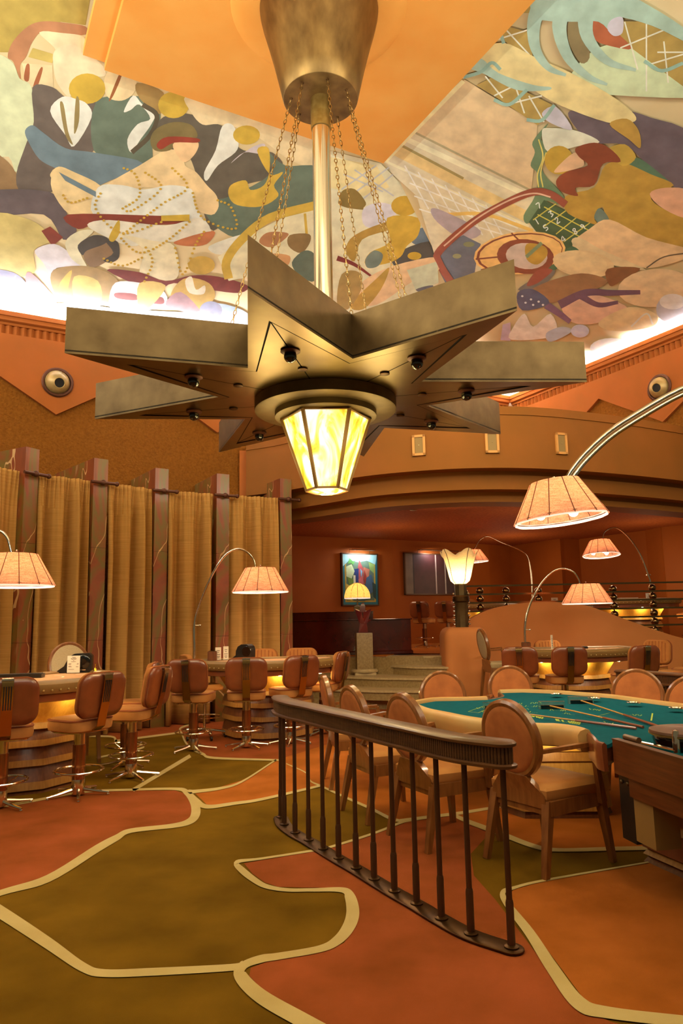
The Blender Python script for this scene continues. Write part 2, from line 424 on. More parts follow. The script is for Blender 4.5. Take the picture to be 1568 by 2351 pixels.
field([(9, 1849), (103, 1836), (183, 1821), (300, 1815), (402, 1815), (428, 1823), (440, 1845), (438, 1874), (428, 1885), (388, 1892), (295, 1903), (268, 1919), (223, 1943), (103, 2012), (0, 2045), (-300, 2140), (-300, 1870)], 'coral_carpet', .001, False)
field([(442, 1816), (504, 1807), (554, 1792), (600, 1768), (640, 1744), (760, 1690), (900, 1640), (1200, 1650), (1400, 1700), (1500, 1800), (1250, 1856), (1120, 1858), (996, 1876), (918, 1884), (851, 1855), (745, 1807), (734, 1803), (600, 1834), (478, 1850)], 'orange_carpet', .001, False)
field([(414, 1673), (418, 1685), (426, 1705), (441, 1720), (466, 1730), (493, 1740), (634, 1745), (780, 1700), (930, 1630), (800, 1612), (560, 1640), (441, 1660)], 'coral_carpet', .002, False)
field([(150, 1680), (223, 1690), (255, 1690), (266, 1700), (274, 1698), (411, 1681), (415, 1672), (430, 1655), (300, 1650), (150, 1665)], 'coral_carpet', .002, False)
field([(560, 1982), (700, 1958), (766, 1946), (855, 1918), (938, 1886), (990, 1878), (1040, 1873), (1117, 1905), (1113, 1925), (1081, 1960), (1088, 2010), (1137, 2065), (1217, 2170), (1316, 2303), (1400, 2345), (1700, 2420), (1700, 2560), (900, 2560), (760, 2400), (700, 2335), (610, 2280), (572, 2240), (576, 2222), (620, 2205), (735, 2186), (790, 2165), (815, 2120), (817, 2075), (800, 2040), (760, 2038), (690, 2038), (638, 2036), (608, 2026), (580, 2006)], 'coral_carpet', .002, False)
field([(1043, 1868), (1120, 1852), (1300, 1800), (1568, 1780), (1568, 1943), (1420, 1947), (1282, 1949), (1225, 1938), (1148, 1909)], 'orange_carpet', .003, False)
field([(1495, 1979), (1254, 2021), (1180, 2042), (1165, 2055), (1180, 2085), (1230, 2145), (1345, 2300), (1400, 2315), (1568, 2335), (1900, 2400), (1900, 1930)], 'orange_carpet', .003, False)
# borders (x, y, apparent width)
band([(-260, 1885, 6), (9, 1850, 6), (183, 1819, 5), (300, 1813, 5), (402, 1811, 6), (428, 1819, 13), (446, 1843, 19), (449, 1868, 21), (434, 1886, 14), (395, 1896, 10), (300, 1907, 10), (268, 1923, 14), (223, 1948, 17), (110, 2017, 17), (0, 2050, 13), (-200, 2115, 12)], .004)
band([(634, 1744, 3), (554, 1795, 4), (504, 1810, 6), (448, 1817, 8), (434, 1820, 12), (452, 1840, 14), (478, 1852, 9), (540, 1844, 7), (600, 1835, 6), (734, 1804, 5)], .005)
band([(657, 1753, 2), (702, 1774, 2.5), (713, 1793, 3), (734, 1803, 4)], .004)
band([(734, 1803, 4), (790, 1829, 5), (851, 1856, 6), (895, 1878, 7), (925, 1886, 6)], .004)
band([(441, 1662, 4), (414, 1672, 4), (418, 1685, 4), (426, 1704, 4), (441, 1719, 5), (466, 1731, 6), (493, 1740, 5), (640, 1745, 4)], .005)
band([(437, 1735, 8), (375, 1772, 8), (305, 1814, 8)], .004)
band([(180, 1690, 4), (255, 1691, 4), (266, 1700, 6), (280, 1699, 5), (411, 1682, 4)], .005)
band([(222, 1740, 4), (330, 1715, 4), (275, 1702, 4)], .003)
band([(996, 1874, 6), (938, 1884, 5), (916, 1890, 5), (855, 1914, 5), (766, 1942, 5), (727, 1951, 5), (600, 1971, 5), (544, 1979, 9), (556, 1998, 15), (590, 2024, 13), (616, 2036, 10), (660, 2043, 8), (720, 2043, 8), (785, 2043, 12), (803, 2058, 24), (810, 2095, 30), (800, 2128, 28), (775, 2158, 22), (735, 2178, 16), (640, 2195, 16), (600, 2201, 18), (560, 2216, 18), (552, 2240, 30), (600, 2288, 34), (700, 2345, 36), (820, 2410, 38)], .005)
band([(560, 2214, 18), (530, 2221, 16), (350, 2231, 18), (240, 2234, 18), (190, 2220, 22), (110, 2165, 27), (0, 2093, 29), (-150, 2000, 28)], .004)
band([(918, 1884, 7), (996, 1874, 7), (1060, 1866, 7), (1120, 1856, 6), (1180, 1846, 5)], .006)
band([(1035, 1868, 7), (1080, 1888, 10), (1148, 1913, 11), (1225, 1942, 10), (1282, 1951, 8), (1420, 1948, 9), (1600, 1944, 9)], .006)
band([(1495, 1978, 3), (1254, 2020, 5), (1180, 2038, 7), (1154, 2050, 12), (1168, 2080, 16), (1217, 2143, 22), (1270, 2225, 28), (1330, 2303, 32), (1400, 2325, 27), (1600, 2348, 27), (1800, 2370, 27)], .006)

# ---- left wall (rough stucco), plaster zigzag and fluted cornice
tQ = AX.dot(QC - A0)
WA = A0 + BX*.12
tcor = AX.dot(Vector((-1.68, 12.09)) - A0)
wl = struct(MB().vprism([(-6, 0), (tcor, 0), (tcor, 4.05), (tQ+.2, 4.05), (tQ+.2, 5.85), (-6, 5.85)], WA, AX, .18).obj('wall_left', 'stucco'))
def zigzag(O, d, t0, t1, tips, zt, zp, per, name, parent):
    P = [(t0, 5.86)]; pts = []
    k0 = math.floor((t0-tips)/per*2)-1
    k = k0
    while tips + k*per/2 < t1:
        t = tips + k*per/2
        if t > t0: pts.append((t, zt if k % 2 == 0 else zp))
        k += 1
    a = pts[0]; P += [(t0, (zt+zp)/2)] + pts + [(t1, (zt+zp)/2), (t1, 5.86)]
    m = MB(); n = Vector((-d[1], d[0]))
    return m.vprism(P, O - n*.07, d, .069).obj(name, 'plaster', parent)
zigzag(WA, AX, -5.5, tQ, .86, 4.68, 5.48, 2.59, 'plaster_band', wl)
WB = B0 + AX*.12; DB = -BX
tB0 = DB.dot(QC - B0)          # corner
wr = struct(MB().vprism([(tB0-.1, 4.05), (14, 4.05), (14, 5.85), (tB0-.1, 5.85)], WB, DB, .18).obj('wall_right', 'stucco'))
tipB = DB.dot(Vector((5.45, 11.80)) - B0)
zigzag(WB, DB, tB0, 13.5, tipB, 4.69, 5.48, 2.64, 'plaster_band', wr)
def cornice(O, d, t0, t1, nm, lab):
    n = Vector((-d[1], d[0]))          # outward
    def swp(prof, t0, t1):
        v = []
        for t in (t0, t1): v += [(O[0]+d[0]*t+n[0]*o, O[1]+d[1]*t+n[1]*o, z) for o, z in prof]
        k = len(prof); return v, [(i, (i+1) % k, (i+1) % k+k, i+k) for i in range(k)] + [tuple(range(k)), tuple(range(k, 2*k))[::-1]]
    m = MB()
    lip = [(-.02, 6.2), (-.02, 6.125), (.0, 6.12), (.0, 6.06), (.03, 6.04), (.14, 6.04), (.14, 5.86), (.12, 5.84), (.62, 5.84), (.62, 6.0), (.05, 6.0), (.05, 6.2)]
    m.add(*swp(lip, t0, t1))
    o = struct(m.obj(nm, 'plaster'))
    f = MB(); sp_ = .105; N = int((t1-t0)/sp_); top = []; bot = []
    for i in range(N):
        for k in range(5):
            a = PI*k/4; t = t0+i*sp_+sp_*(k/4)*.96; off = .10 - .045*math.sin(a)
            top.append((O[0]+d[0]*t+n[0]*off, O[1]+d[1]*t+n[1]*off, 6.04)); 
            bot.append((O[0]+d[0]*t+n[0]*(off+.02), O[1]+d[1]*t+n[1]*(off+.02), 5.78))
    k = len(top); back = [(p[0]+n[0]*.06, p[1]+n[1]*.06, 5.78) for p in bot]
    f.add(top+bot+back, [(i, i+1, i+1+k, i+k) for i in range(k-1)] + [(i+k, i+1+k, i+1+2*k, i+2*k) for i in range(k-1)])
    f.obj('flute_strip', 'plaster', o, fix=False)
    return o
cornice(A0, AX, -6, tQ, 'trim_1', ''); cornice(B0, DB, tB0, 14, 'trim_2', '')

# round swivelling air nozzles on the zigzag tips
def nozzle(O, d, t, z, aim, label):
    n = Vector((-d[1], d[0], 0)); c = Vector((O[0]+d[0]*t, O[1]+d[1]*t, z)) - n*.07
    r = thing('air_nozzle', label, 'vent', tuple(c))
    x = Vector((d[0], d[1], 0)); Mx = Matrix((x, Vector((0, 0, 1)), -n)).transposed()
    MB().lathe([(.232, 0), (.236, .02), (.22, .035), (.195, .03), (.19, .0)], 28, c, M=Mx.to_3x3()).obj('collar', 'iron', r)
    a = Vector(aim).normalized(); u = a.cross(Vector((0, 0, 1))).normalized(); vv = u.cross(a); Ma = Matrix((u, vv, a)).transposed()
    prof = [(.19*math.sin(t_), .19*math.cos(t_)-.04) for t_ in [PI*.62-i*PI*.62/12*.78 for i in range(13)]]
    rr = prof[-1]; prof += [(rr[0]*.92, rr[1]-.004), (rr[0]*.86, rr[1]-.05)]
    MB().lathe(prof, 28, c, M=Ma.to_3x3()).obj('swivel_ball', 'nozzle', r)
    MB().lathe([(rr[0]*.9, rr[1]-.02), (rr[0]*.88, rr[1]-.06), (.001, rr[1]-.06)], 24, c, M=Ma.to_3x3()).obj('nozzle_opening', 'black_matte', r)
nozzle(WA, AX, .86, 5.19, (.55, -.75, -.28), 'round cream air nozzle above the zigzag tip on the left wall')
nozzle(WB, DB, tipB, 5.29, (-.9, -.75, -.25), 'round cream air nozzle on the right wall above the arc lamp')

# ---- painted pyramid ceiling and the orange box at its crown
F_ = G(880, 375, ZP); L_ = G(240, 160, ZP); Fx = Vector((F_.x, F_.y)); S_ = 3.77
Lx = Fx - AX*S_; Rx = Fx - BX*S_; Nx = Fx - AX*S_ - BX*S_
ZI = 7.92
O1 = QC + AX*.55 + BX*.55; O2 = O1 - AX*22; O4 = O1 - BX*22; O3 = O1 - AX*22 - BX*22; ZO = 6.12
def quad(a, za, b, zb, c, zc, d, zd): return [(a[0], a[1], za), (b[0], b[1], zb), (c[0], c[1], zc), (d[0], d[1], zd)]
DQ = BX.dot(O1 - Fx); KQ = (ZI-ZO)/DQ
ce = MB()
for q in (quad(Fx, ZI, Lx, ZI, O2, ZO, O1, ZO), quad(Fx, ZI, O1, ZO, O4, ZO, Rx, ZI), quad(Lx, ZI, O2, ZO, O2 - BX*(DQ+S_), ZO + KQ*(DQ+S_), Nx, ZI + KQ*S_), quad(Nx, ZI + KQ*S_, O2 - BX*(DQ+S_), ZO + KQ*(DQ+S_), O4, ZO, Rx, ZI)):
    ce.add(q, [(0, 1, 2, 3)], False, s2l((222, 200, 156)))
mat('mural_ground', (222, 208, 172), .8, col2=(206, 188, 140), scale=1.4, fac=.5)
ceil = struct(ce.obj('ceiling', 'mural_ground'))
m = MB().prism([Fx, Lx, Nx, Rx], ZP, ZI+.05)
ptr = struct(m.obj('trim_3', 'panel_orange'))
e1 = .24
MB().prism([Lx - AX*e1, Lx, Nx, Nx - AX*e1], ZP+.10, ZI+.05).obj('stepped_edge', 'panel_orange', ptr)
MB().prism([Rx, Rx - AX*S_, Rx - AX*S_ - BX*e1, Rx - BX*e1], ZP+.10, ZI+.05).obj('stepped_edge', 'panel_orange', ptr)
MB().lathe([(.92, ZP), (.90, ZP-.02), (.80, ZP-.03), (.01, ZP-.03)], 48, (SC_[0], SC_[1], 0)).obj('ceiling_disc', 'panel_orange', ptr)

# the mural: flat paint on two slopes of the ceiling
def plane(p, q, r):
    n = (q-p).cross(r-p).normalized(); return p, n
PA = plane(Vector((Fx.x, Fx.y, ZI)), Vector((Lx.x, Lx.y, ZI)), Vector((O1.x, O1.y, ZO)))
PB = plane(Vector((Fx.x, Fx.y, ZI)), Vector((O1.x, O1.y, ZO)), Vector((Rx.x, Rx.y, ZI)))
mural = MB(); mk = [0]
def onp(pl, u, v, off):
    r = ray(u, v); p, n = pl; nn_ = n if n.z < 0 else -n
    p2 = p + nn_*off
    t = (p2 - Vector((0, 0, HC))).dot(nn_)/r.dot(nn_); return r*t + Vector((0, 0, HC))
def MP(pl, fr, P, col, smooth=True, n=4):
    P = [Vector((fr[0]+p[0]*fr[2], fr[1]+p[1]*fr[2], 0)) for p in P]
    if smooth: P = crom(P, n, True)
    mk[0] += 1; off = .002 + mk[0]*.00006
    Q = [onp(pl, p.x, p.y, off) for p in P]
    tr = tessellate_polygon([[Vector((p.x, p.y, 0)) for p in P]])
    mural.add(Q, tr, False, s2l(col))
def MS(pl, fr, P, wd, col, n=5, w2=None):
    pts = crom([Vector((fr[0]+p[0]*fr[2], fr[1]+p[1]*fr[2], 0)) for p in P], n) if len(P) > 2 else [Vector((fr[0]+p[0]*fr[2], fr[1]+p[1]*fr[2], 0)) for p in P]
    L1 = []; L2 = []; m_ = len(pts)
    for i, p in enumerate(pts):
        a = pts[max(i-1, 0)]; b = pts[min(i+1, m_-1)]; d = (b-a).normalized(); h = (wd + ((w2 if w2 is not None else wd)-wd)*i/(m_-1))*.5*fr[2]
        L1.append((p.x-d.y*h, p.y+d.x*h)); L2.append((p.x+d.y*h, p.y-d.x*h))
    mk[0] += 1; off = .002 + mk[0]*.00006
    Q = [onp(pl, x, y, off) for x, y in L1+L2]
    mural.add(Q, [(i, i+1, i+1+m_, i+m_) for i in range(m_-1)], False, s2l(col))
def MC(pl, fr, c, rx, ry, col, rot=0., n=20):
    P = [(c[0]+rx*math.cos(2*PI*i/n)*math.cos(rot)-ry*math.sin(2*PI*i/n)*math.sin(rot), c[1]+rx*math.cos(2*PI*i/n)*math.sin(rot)+ry*math.sin(2*PI*i/n)*math.cos(rot)) for i in range(n)]
    MP(pl, fr, P, col, False)
def MD(pl, fr, P, r, gap, col):
    pts = crom([Vector((p[0], p[1], 0)) for p in P], 24); acc = 0
    for a, b in zip(pts, pts[1:]):
        acc += (b-a).length
        if acc > gap: acc = 0; MC(pl, fr, (b.x, b.y), r, r*.8, col, n=6)
a = (0, 0, .5); b = (784, 0, .5); A_, B_ = PA, PB
DK = (100, 90, 76); TE = (104, 116, 98); GO = (202, 164, 62); WH = (226, 220, 204); SK = (232, 198, 146); MR = (136, 62, 48)
MP(A_, a, [(-60, -40), (420, -40), (392, 115), (280, 100), (100, 150), (40, 240), (-60, 240)], (176, 148, 72), False)
MP(A_, a, [(35, 260), (60, 190), (130, 120), (200, 98), (300, 105), (392, 122), (392, 158), (300, 160), (200, 142), (150, 190), (120, 260), (92, 300), (95, 370), (62, 285)], (180, 122, 84))
MP(A_, a, [(180, 148), (290, 152), (385, 170), (400, 240), (470, 300), (455, 340), (300, 300), (250, 220)], (228, 202, 160))
MP(A_, a, [(100, 290), (240, 300), (245, 400), (130, 400)], (222, 196, 150), False)
MP(A_, a, [(150, 220), (250, 250), (240, 290), (130, 262)], (196, 168, 90), False)
MP(A_, a, [(250, 235), (320, 202), (400, 240), (470, 300), (480, 350), (380, 350), (330, 390), (320, 450), (262, 380), (245, 300)], (230, 206, 166))
for q in ([(120, 300), (136, 300), (132, 370), (110, 362)], [(184, 315), (196, 320), (170, 402), (152, 395)]): MP(A_, a, q, (160, 92, 58))
MP(A_, a, [(-60, 240), (0, 250), (60, 290), (90, 360), (145, 400), (155, 560), (120, 660), (75, 790), (40, 720), (-60, 690)], (206, 206, 164))
MP(A_, a, [(-60, 690), (20, 730), (70, 790), (110, 880), (-60, 880)], (150, 116, 78))
MP(A_, a, [(150, 400), (240, 400), (310, 450), (440, 470), (445, 640), (400, 720), (240, 780), (240, 880), (100, 880), (75, 800), (120, 660), (155, 560)], (108, 94, 84))
MP(A_, a, [(440, 470), (600, 440), (720, 470), (735, 560), (700, 640), (690, 760), (560, 740), (430, 690)], TE)
MP(A_, a, [(490, 335), (540, 335), (625, 372), (612, 430), (560, 462), (500, 450), (478, 400)], (232, 202, 152))
MP(A_, a, [(545, 345), (558, 350), (520, 440), (500, 460)], (150, 90, 50))
MC(A_, a, (400, 407), 84, 70, GO)
MP(A_, a, [(230, 510), (285, 445), (350, 455), (400, 478), (420, 540), (340, 672), (300, 620)], WH)
MP(A_, a, [(275, 480), (292, 480), (312, 600), (335, 665), (300, 620)], (150, 128, 80)); MP(A_, a, [(348, 455), (364, 460), (362, 560), (340, 612)], (150, 128, 80))
MP(A_, a, [(630, 380), (750, 425), (735, 525), (640, 450)], (160, 126, 72))
MP(A_, a, [(568, 512), (612, 438), (655, 480), (716, 510), (695, 570), (645, 640), (602, 700), (585, 640), (632, 570), (690, 545), (640, 480), (600, 505)], WH)
MS(A_, a, [(655, 480), (720, 530), (690, 620), (605, 700)], 22, (90, 78, 60))
MP(A_, a, [(730, 555), (850, 520), (1000, 570), (1060, 600), (1100, 680), (1180, 700), (1250, 700), (1300, 760), (1230, 820), (1100, 860), (1060, 960), (980, 1060), (930, 960), (900, 800), (850, 700), (740, 690)], DK)
MC(A_, a, (797, 482), 71, 61, GO)
MP(A_, a, [(850, 445), (1000, 490), (1290, 590), (1440, 625), (1460, 760), (1340, 740), (1200, 640), (1100, 590), (1000, 570), (930, 572), (880, 520)], (228, 202, 156))
MP(A_, a, [(1230, 700), (1310, 760), (1460, 770), (1460, 930), (1280, 970), (1180, 1020), (1080, 1090), (960, 1010), (950, 930), (1060, 900), (1240, 800)], TE)
MP(A_, a, [(1020, 580), (1070, 575), (1095, 650), (1080, 700), (1000, 760), (950, 830), (938, 790), (990, 690)], WH)
MP(A_, a, [(1060, 750), (1150, 680), (1215, 660), (1200, 705), (1120, 700)], (206, 190, 190))
MC(A_, a, (1132, 620), 62, 44, GO)
MP(A_, a, [(1180, 690), (1232, 680), (1238, 780), (1212, 850), (1150, 872), (1128, 828), (1060, 850), (1050, 900), (1090, 942), (1200, 948), (1278, 900), (1258, 850), (1300, 790), (1238, 800)], (208, 168, 66))
MP(A_, a, [(115, 600), (150, 575), (200, 610), (300, 680), (430, 700), (660, 752), (460, 850), (440, 890), (330, 800), (250, 770), (180, 730), (130, 650)], (112, 128, 134))
MP(A_, a, [(-60, 880), (230, 882), (310, 985), (352, 1060), (290, 1100), (200, 985), (-60, 988)], (104, 90, 90))
MP(A_, a, [(230, 800), (270, 765), (340, 790), (460, 852), (440, 912), (300, 810), (250, 825)], (232, 198, 142))
MP(A_, a, [(238, 870), (262, 800), (440, 912), (430, 985), (320, 985)], (232, 200, 146))
MP(A_, a, [(440, 900), (500, 840), (640, 760), (760, 690), (835, 700), (850, 760), (900, 790), (950, 850), (995, 900), (1000, 960), (940, 982), (700, 860), (560, 900)], SK)
MP(A_, a, [(450, 860), (560, 850), (660, 870), (780, 850), (880, 870), (892, 940), (925, 1010), (800, 1005), (640, 988), (430, 988)], WH)
MP(A_, a, [(310, 985), (700, 990), (850, 998), (862, 1020), (720, 1032), (480, 1015), (360, 1052)], MR)
MP(A_, a, [(690, 640), (720, 590), (800, 560), (880, 575), (905, 630), (830, 640), (780, 690), (710, 690)], (126, 108, 66))
MP(A_, a, [(800, 655), (905, 650), (900, 700), (850, 745), (808, 705)], (234, 192, 142)); MP(A_, a, [(720, 662), (770, 628), (905, 635), (905, 655), (800, 655), (740, 686)], (152, 62, 44))
MP(A_, a, [(400, 1032), (500, 1010), (760, 1035), (920, 1000), (970, 1080), (880, 1105), (800, 1110), (690, 1112), (600, 1130), (480, 1085)], (228, 216, 192))
MP(A_, a, [(540, 1075), (700, 1105), (800, 1130), (820, 1260), (760, 1300), (680, 1312), (640, 1250), (655, 1140)], (232, 214, 174))
MP(A_, a, [(800, 1110), (980, 1060), (950, 1120), (860, 1130)], (196, 118, 76)); MP(A_, a, [(960, 1130), (1140, 1070), (1100, 1130), (1010, 1170)], (226, 218, 196))
MP(A_, a, [(-60, 990), (140, 1010), (235, 1100), (155, 1150), (150, 1260), (-60, 1240)], (206, 182, 112))
MP(A_, a, [(190, 1060), (230, 1040), (290, 1090), (240, 1130)], MR, False)
MP(A_, a, [(160, 1150), (250, 1120), (330, 1170), (370, 1220), (260, 1230), (240, 1280), (200, 1210)], (224, 212, 212))
MP(A_, a, [(300, 1112), (360, 1062), (430, 1060), (370, 1120), (372, 1170), (400, 1230), (330, 1190)], (228, 214, 176))
MP(A_, a, [(395, 1140), (480, 1110), (520, 1150), (490, 1200), (420, 1228), (385, 1182)], (142, 112, 82))
MP(A_, a, [(358, 1125), (430, 1080), (492, 1092), (480, 1120), (400, 1150), (378, 1172)], (80, 74, 68)); MP(A_, a, [(480, 1100), (540, 1110), (547, 1180), (510, 1206), (475, 1194), (520, 1160)], (80, 74, 68))
MP(A_, a, [(500, 1090), (545, 1010), (548, 1070), (520, 1110)], GO)
MP(A_, a, [(245, 1240), (370, 1220), (470, 1240), (542, 1290), (520, 1350), (480, 1402), (300, 1392), (240, 1320)], (168, 134, 84))
MP(A_, a, [(275, 1300), (330, 1240), (312, 1330), (322, 1388), (280, 1352)], (206, 172, 84)); MP(A_, a, [(340, 1270), (450, 1290), (460, 1390), (350, 1390)], (208, 178, 100))
MP(A_, a, [(490, 1240), (640, 1250), (760, 1290), (880, 1265), (1000, 1270), (1135, 1310), (1100, 1345), (960, 1330), (800, 1300), (700, 1332)], (128, 58, 52))
MP(A_, a, [(500, 1382), (530, 1298), (640, 1298), (745, 1330), (760, 1400), (620, 1432), (520, 1420)], (234, 230, 226)); MP(A_, a, [(530, 1345), (620, 1350), (628, 1378), (538, 1370)], (152, 84, 78)); MP(A_, a, [(690, 1365), (745, 1365), (750, 1395), (690, 1390)], (152, 84, 78))
MP(A_, a, [(640, 1300), (760, 1310), (700, 1400), (640, 1430)], (220, 186, 110))
MC(A_, a, (925, 1218), 62, 42, (202, 162, 76)); MP(A_, a, [(860, 1275), (960, 1300), (985, 1370), (900, 1432), (790, 1380), (800, 1320)], (208, 168, 92))
MP(A_, a, [(850, 1290), (880, 1270), (900, 1330), (940, 1310), (935, 1350), (870, 1345)], (238, 220, 190))
MP(A_, a, [(760, 1400), (830, 1340), (930, 1440), (880, 1440)], (180, 140, 140))
MP(A_, a, [(210, 1420), (260, 1392), (400, 1398), (560, 1418), (900, 1432), (1000, 1392), (1140, 1440), (1140, 1520), (600, 1480), (230, 1440)], (188, 204, 216))
MC(A_, a, (968, 1425), 52, 42, (160, 158, 178)); MP(A_, a, [(-60, 1250), (60, 1250), (130, 1310), (190, 1400), (-60, 1400)], (140, 134, 150)); MP(A_, a, [(140, 1250), (260, 1380), (200, 1395), (120, 1300)], (176, 130, 128))
MP(A_, a, [(1000, 1180), (1140, 1080), (1300, 1000), (1460, 960), (1460, 1350), (1200, 1260), (1050, 1290)], (226, 212, 172), False)
MP(A_, a, [(1160, 1280), (1460, 1240), (1460, 1400), (1150, 1380)], (228, 198, 152), False)
MS(A_, a, [(1050, 1280), (1040, 1200), (1110, 1100), (1240, 1000), (1460, 940)], 40, (206, 168, 70))
MS(A_, a, [(1400, 980), (1410, 1100)], 12, (206, 168, 70))
MP(A_, a, [(1190, 1112), (1222, 1070), (1290, 1065), (1325, 1080), (1250, 1135)], (176, 122, 82)); MP(A_, a, [(1330, 1080), (1420, 1075), (1420, 1120), (1380, 1162), (1325, 1130)], (142, 112, 70))
MP(A_, a, [(1340, 1205), (1400, 1150), (1452, 1180), (1445, 1290), (1375, 1265)], (96, 108, 92)); MP(A_, a, [(1250, 1165), (1330, 1175), (1320, 1220), (1280, 1200)], (204, 150, 100))
MP(A_, a, [(270, 790), (440, 880), (440, 905), (300, 830)], (112, 128, 134), False)
MP(A_, a, [(-60, 1400), (150, 1385), (140, 1410), (-60, 1440)], (236, 232, 228)); MS(A_, a, [(0, 1360), (50, 1320), (72, 1265)], 6, WH)
for P in ([(550, 765), (620, 800), (640, 900), (560, 960)], [(650, 780), (740, 860), (620, 960), (570, 970)], [(780, 760), (860, 860), (740, 940), (560, 1080)], [(470, 870), (440, 960), (560, 1070), (740, 1020)], [(880, 870), (930, 1000), (1080, 1050), (1060, 950), (1000, 920)], [(540, 1080), (640, 1160), (760, 1110), (880, 1010)], [(800, 1120), (840, 1260), (900, 1120), (940, 1060)], [(280, 880), (320, 930), (400, 910)], [(660, 1120), (700, 1200), (660, 1300)], [(460, 1180), (560, 1220), (660, 1180)]):
    MD(A_, a, P, 7, 17, (200, 158, 60))
MP(A_, a, [(740, 990), (870, 985), (870, 1015), (740, 1015)], GO, False)
# far part of the left slope, seen right of the pole
MP(A_, b, [(-60, 690), (180, 750), (330, 900), (440, 1200), (446, 1300), (300, 1440), (-60, 1440)], (224, 212, 176), False)
MP(A_, b, [(-60, 720), (160, 760), (220, 860), (100, 900), (-60, 860)], (232, 210, 152), False)
for q in ([(0, 870), (160, 760)], [(40, 900), (230, 760)], [(80, 930), (250, 790)], [(10, 800), (190, 880)], [(60, 780), (240, 900)]): MS(A_, b, q, 7, (196, 190, 184))
MP(A_, b, [(0, 880), (60, 868), (112, 930), (100, 958), (132, 966), (0, 946)], (138, 112, 58))
MP(A_, b, [(100, 960), (180, 930), (250, 960), (220, 1040), (110, 1040)], (216, 206, 212))
MP(A_, b, [(20, 1150), (60, 1080), (220, 1015), (232, 1050), (95, 1100), (60, 1200)], (176, 138, 66))
MP(A_, b, [(325, 1060), (430, 1045), (476, 1120), (380, 1132), (320, 1110)], (108, 122, 136)); MP(A_, b, [(240, 1170), (400, 1108), (445, 1170), (330, 1205), (255, 1232)], (88, 84, 80))
MP(A_, b, [(210, 1000), (350, 1000), (352, 1080), (300, 1130), (270, 1180), (200, 1212), (110, 1215), (130, 1160), (220, 1110)], (204, 164, 66)); MC(A_, b, (290, 945), 62, 46, (200, 158, 60))
MP(A_, b, [(110, 1190), (150, 1150), (190, 1170), (170, 1220), (120, 1230)], (120, 130, 120))
MS(A_, b, [(370, 1020), (430, 1060), (480, 1110)], 22, (176, 138, 66)); MC(A_, b, (335, 1175), 32, 18, GO)
MS(A_, b, [(-20, 1185), (60, 1215), (150, 1278)], 24, (128, 54, 50), w2=8)
MP(A_, b, [(100, 1290), (240, 1220), (440, 1180), (446, 1240), (330, 1290), (160, 1400), (60, 1380)], (230, 192, 148))
MP(A_, b, [(300, 1240), (440, 1200), (446, 1300), (340, 1330)], (206, 208, 178), False); MP(A_, b, [(40, 1400), (160, 1280), (220, 1230), (180, 1330), (100, 1420)], (190, 152, 74)); MP(A_, b, [(340, 1330), (420, 1310), (400, 1350)], (110, 108, 116))
MP(A_, b, [(0, 1260), (80, 1250), (90, 1330), (30, 1420), (-20, 1400)], (170, 140, 84))
# right slope
MP(B_, b, [(180, 750), (330, 590), (900, 880), (1000, 1100), (600, 1260), (448, 1240), (345, 900)], (218, 202, 166), False)
MP(B_, b, [(320, 600), (565, 365), (900, 570), (890, 700), (872, 870), (700, 800), (500, 700)], (222, 192, 146), False)
for q, w_, c_ in (([(250, 690), (880, 1010)], 50, (228, 196, 132)), ([(300, 640), (860, 900)], 24, (238, 226, 186)), ([(340, 610), (880, 880)], 10, (176, 160, 120)), ([(280, 670), (560, 820)], 12, (168, 146, 90)), ([(200, 740), (860, 1040)], 12, (236, 222, 180)), ([(560, 372), (200, 740)], 20, (240, 224, 170))): MS(B_, b, q, w_, c_)
for i in range(7):
    MS(B_, b, [(290+i*62, 760+i*30), (400+i*62, 960+i*30)], 6, (238, 228, 210)); 
for i in range(4): MS(B_, b, [(290+i*22, 780+i*60), (800+i*10, 1020+i*28)], 6, (238, 228, 210))
MS(B_, b, [(480, 985), (660, 985), (880, 1060)], 16, (228, 186, 100))
MP(B_, b, [(410, 960), (470, 970), (640, 1060), (560, 1100), (440, 1020)], (176, 160, 164)); MP(B_, b, [(448, 1200), (470, 1120), (560, 1080), (640, 1120), (620, 1200), (610, 1260), (520, 1300), (450, 1300)], (106, 110, 122), False)
MC(B_, b, (585, 1122), 26, 12, (130, 132, 96)); MC(B_, b, (530, 1176), 20, 11, (150, 150, 112))
MP(B_, b, [(950, 565), (915, 640), (978, 680), (930, 745), (930, 800), (1020, 900), (1000, 940), (930, 925), (860, 1025), (836, 990), (888, 900), (900, 800), (868, 760), (888, 700), (878, 650)], (112, 134, 98))
for P in ([(905, 640), (925, 720), (900, 800), (905, 860)], [(940, 700), (915, 790), (925, 860)]): MS(B_, b, P, 6, (224, 204, 110))
MP(B_, b, [(860, 1020), (930, 918), (1185, 1045), (1030, 1150), (960, 1205), (975, 1170)], (72, 92, 62), False)
for q in ([(900, 985), (1110, 1095)], [(930, 950), (1150, 1065)], [(880, 1010), (985, 935)], [(930, 1040), (1040, 960)], [(985, 1075), (1090, 990)], [(1020, 1110), (1145, 1020)]): MS(B_, b, q, 5, (206, 190, 84))
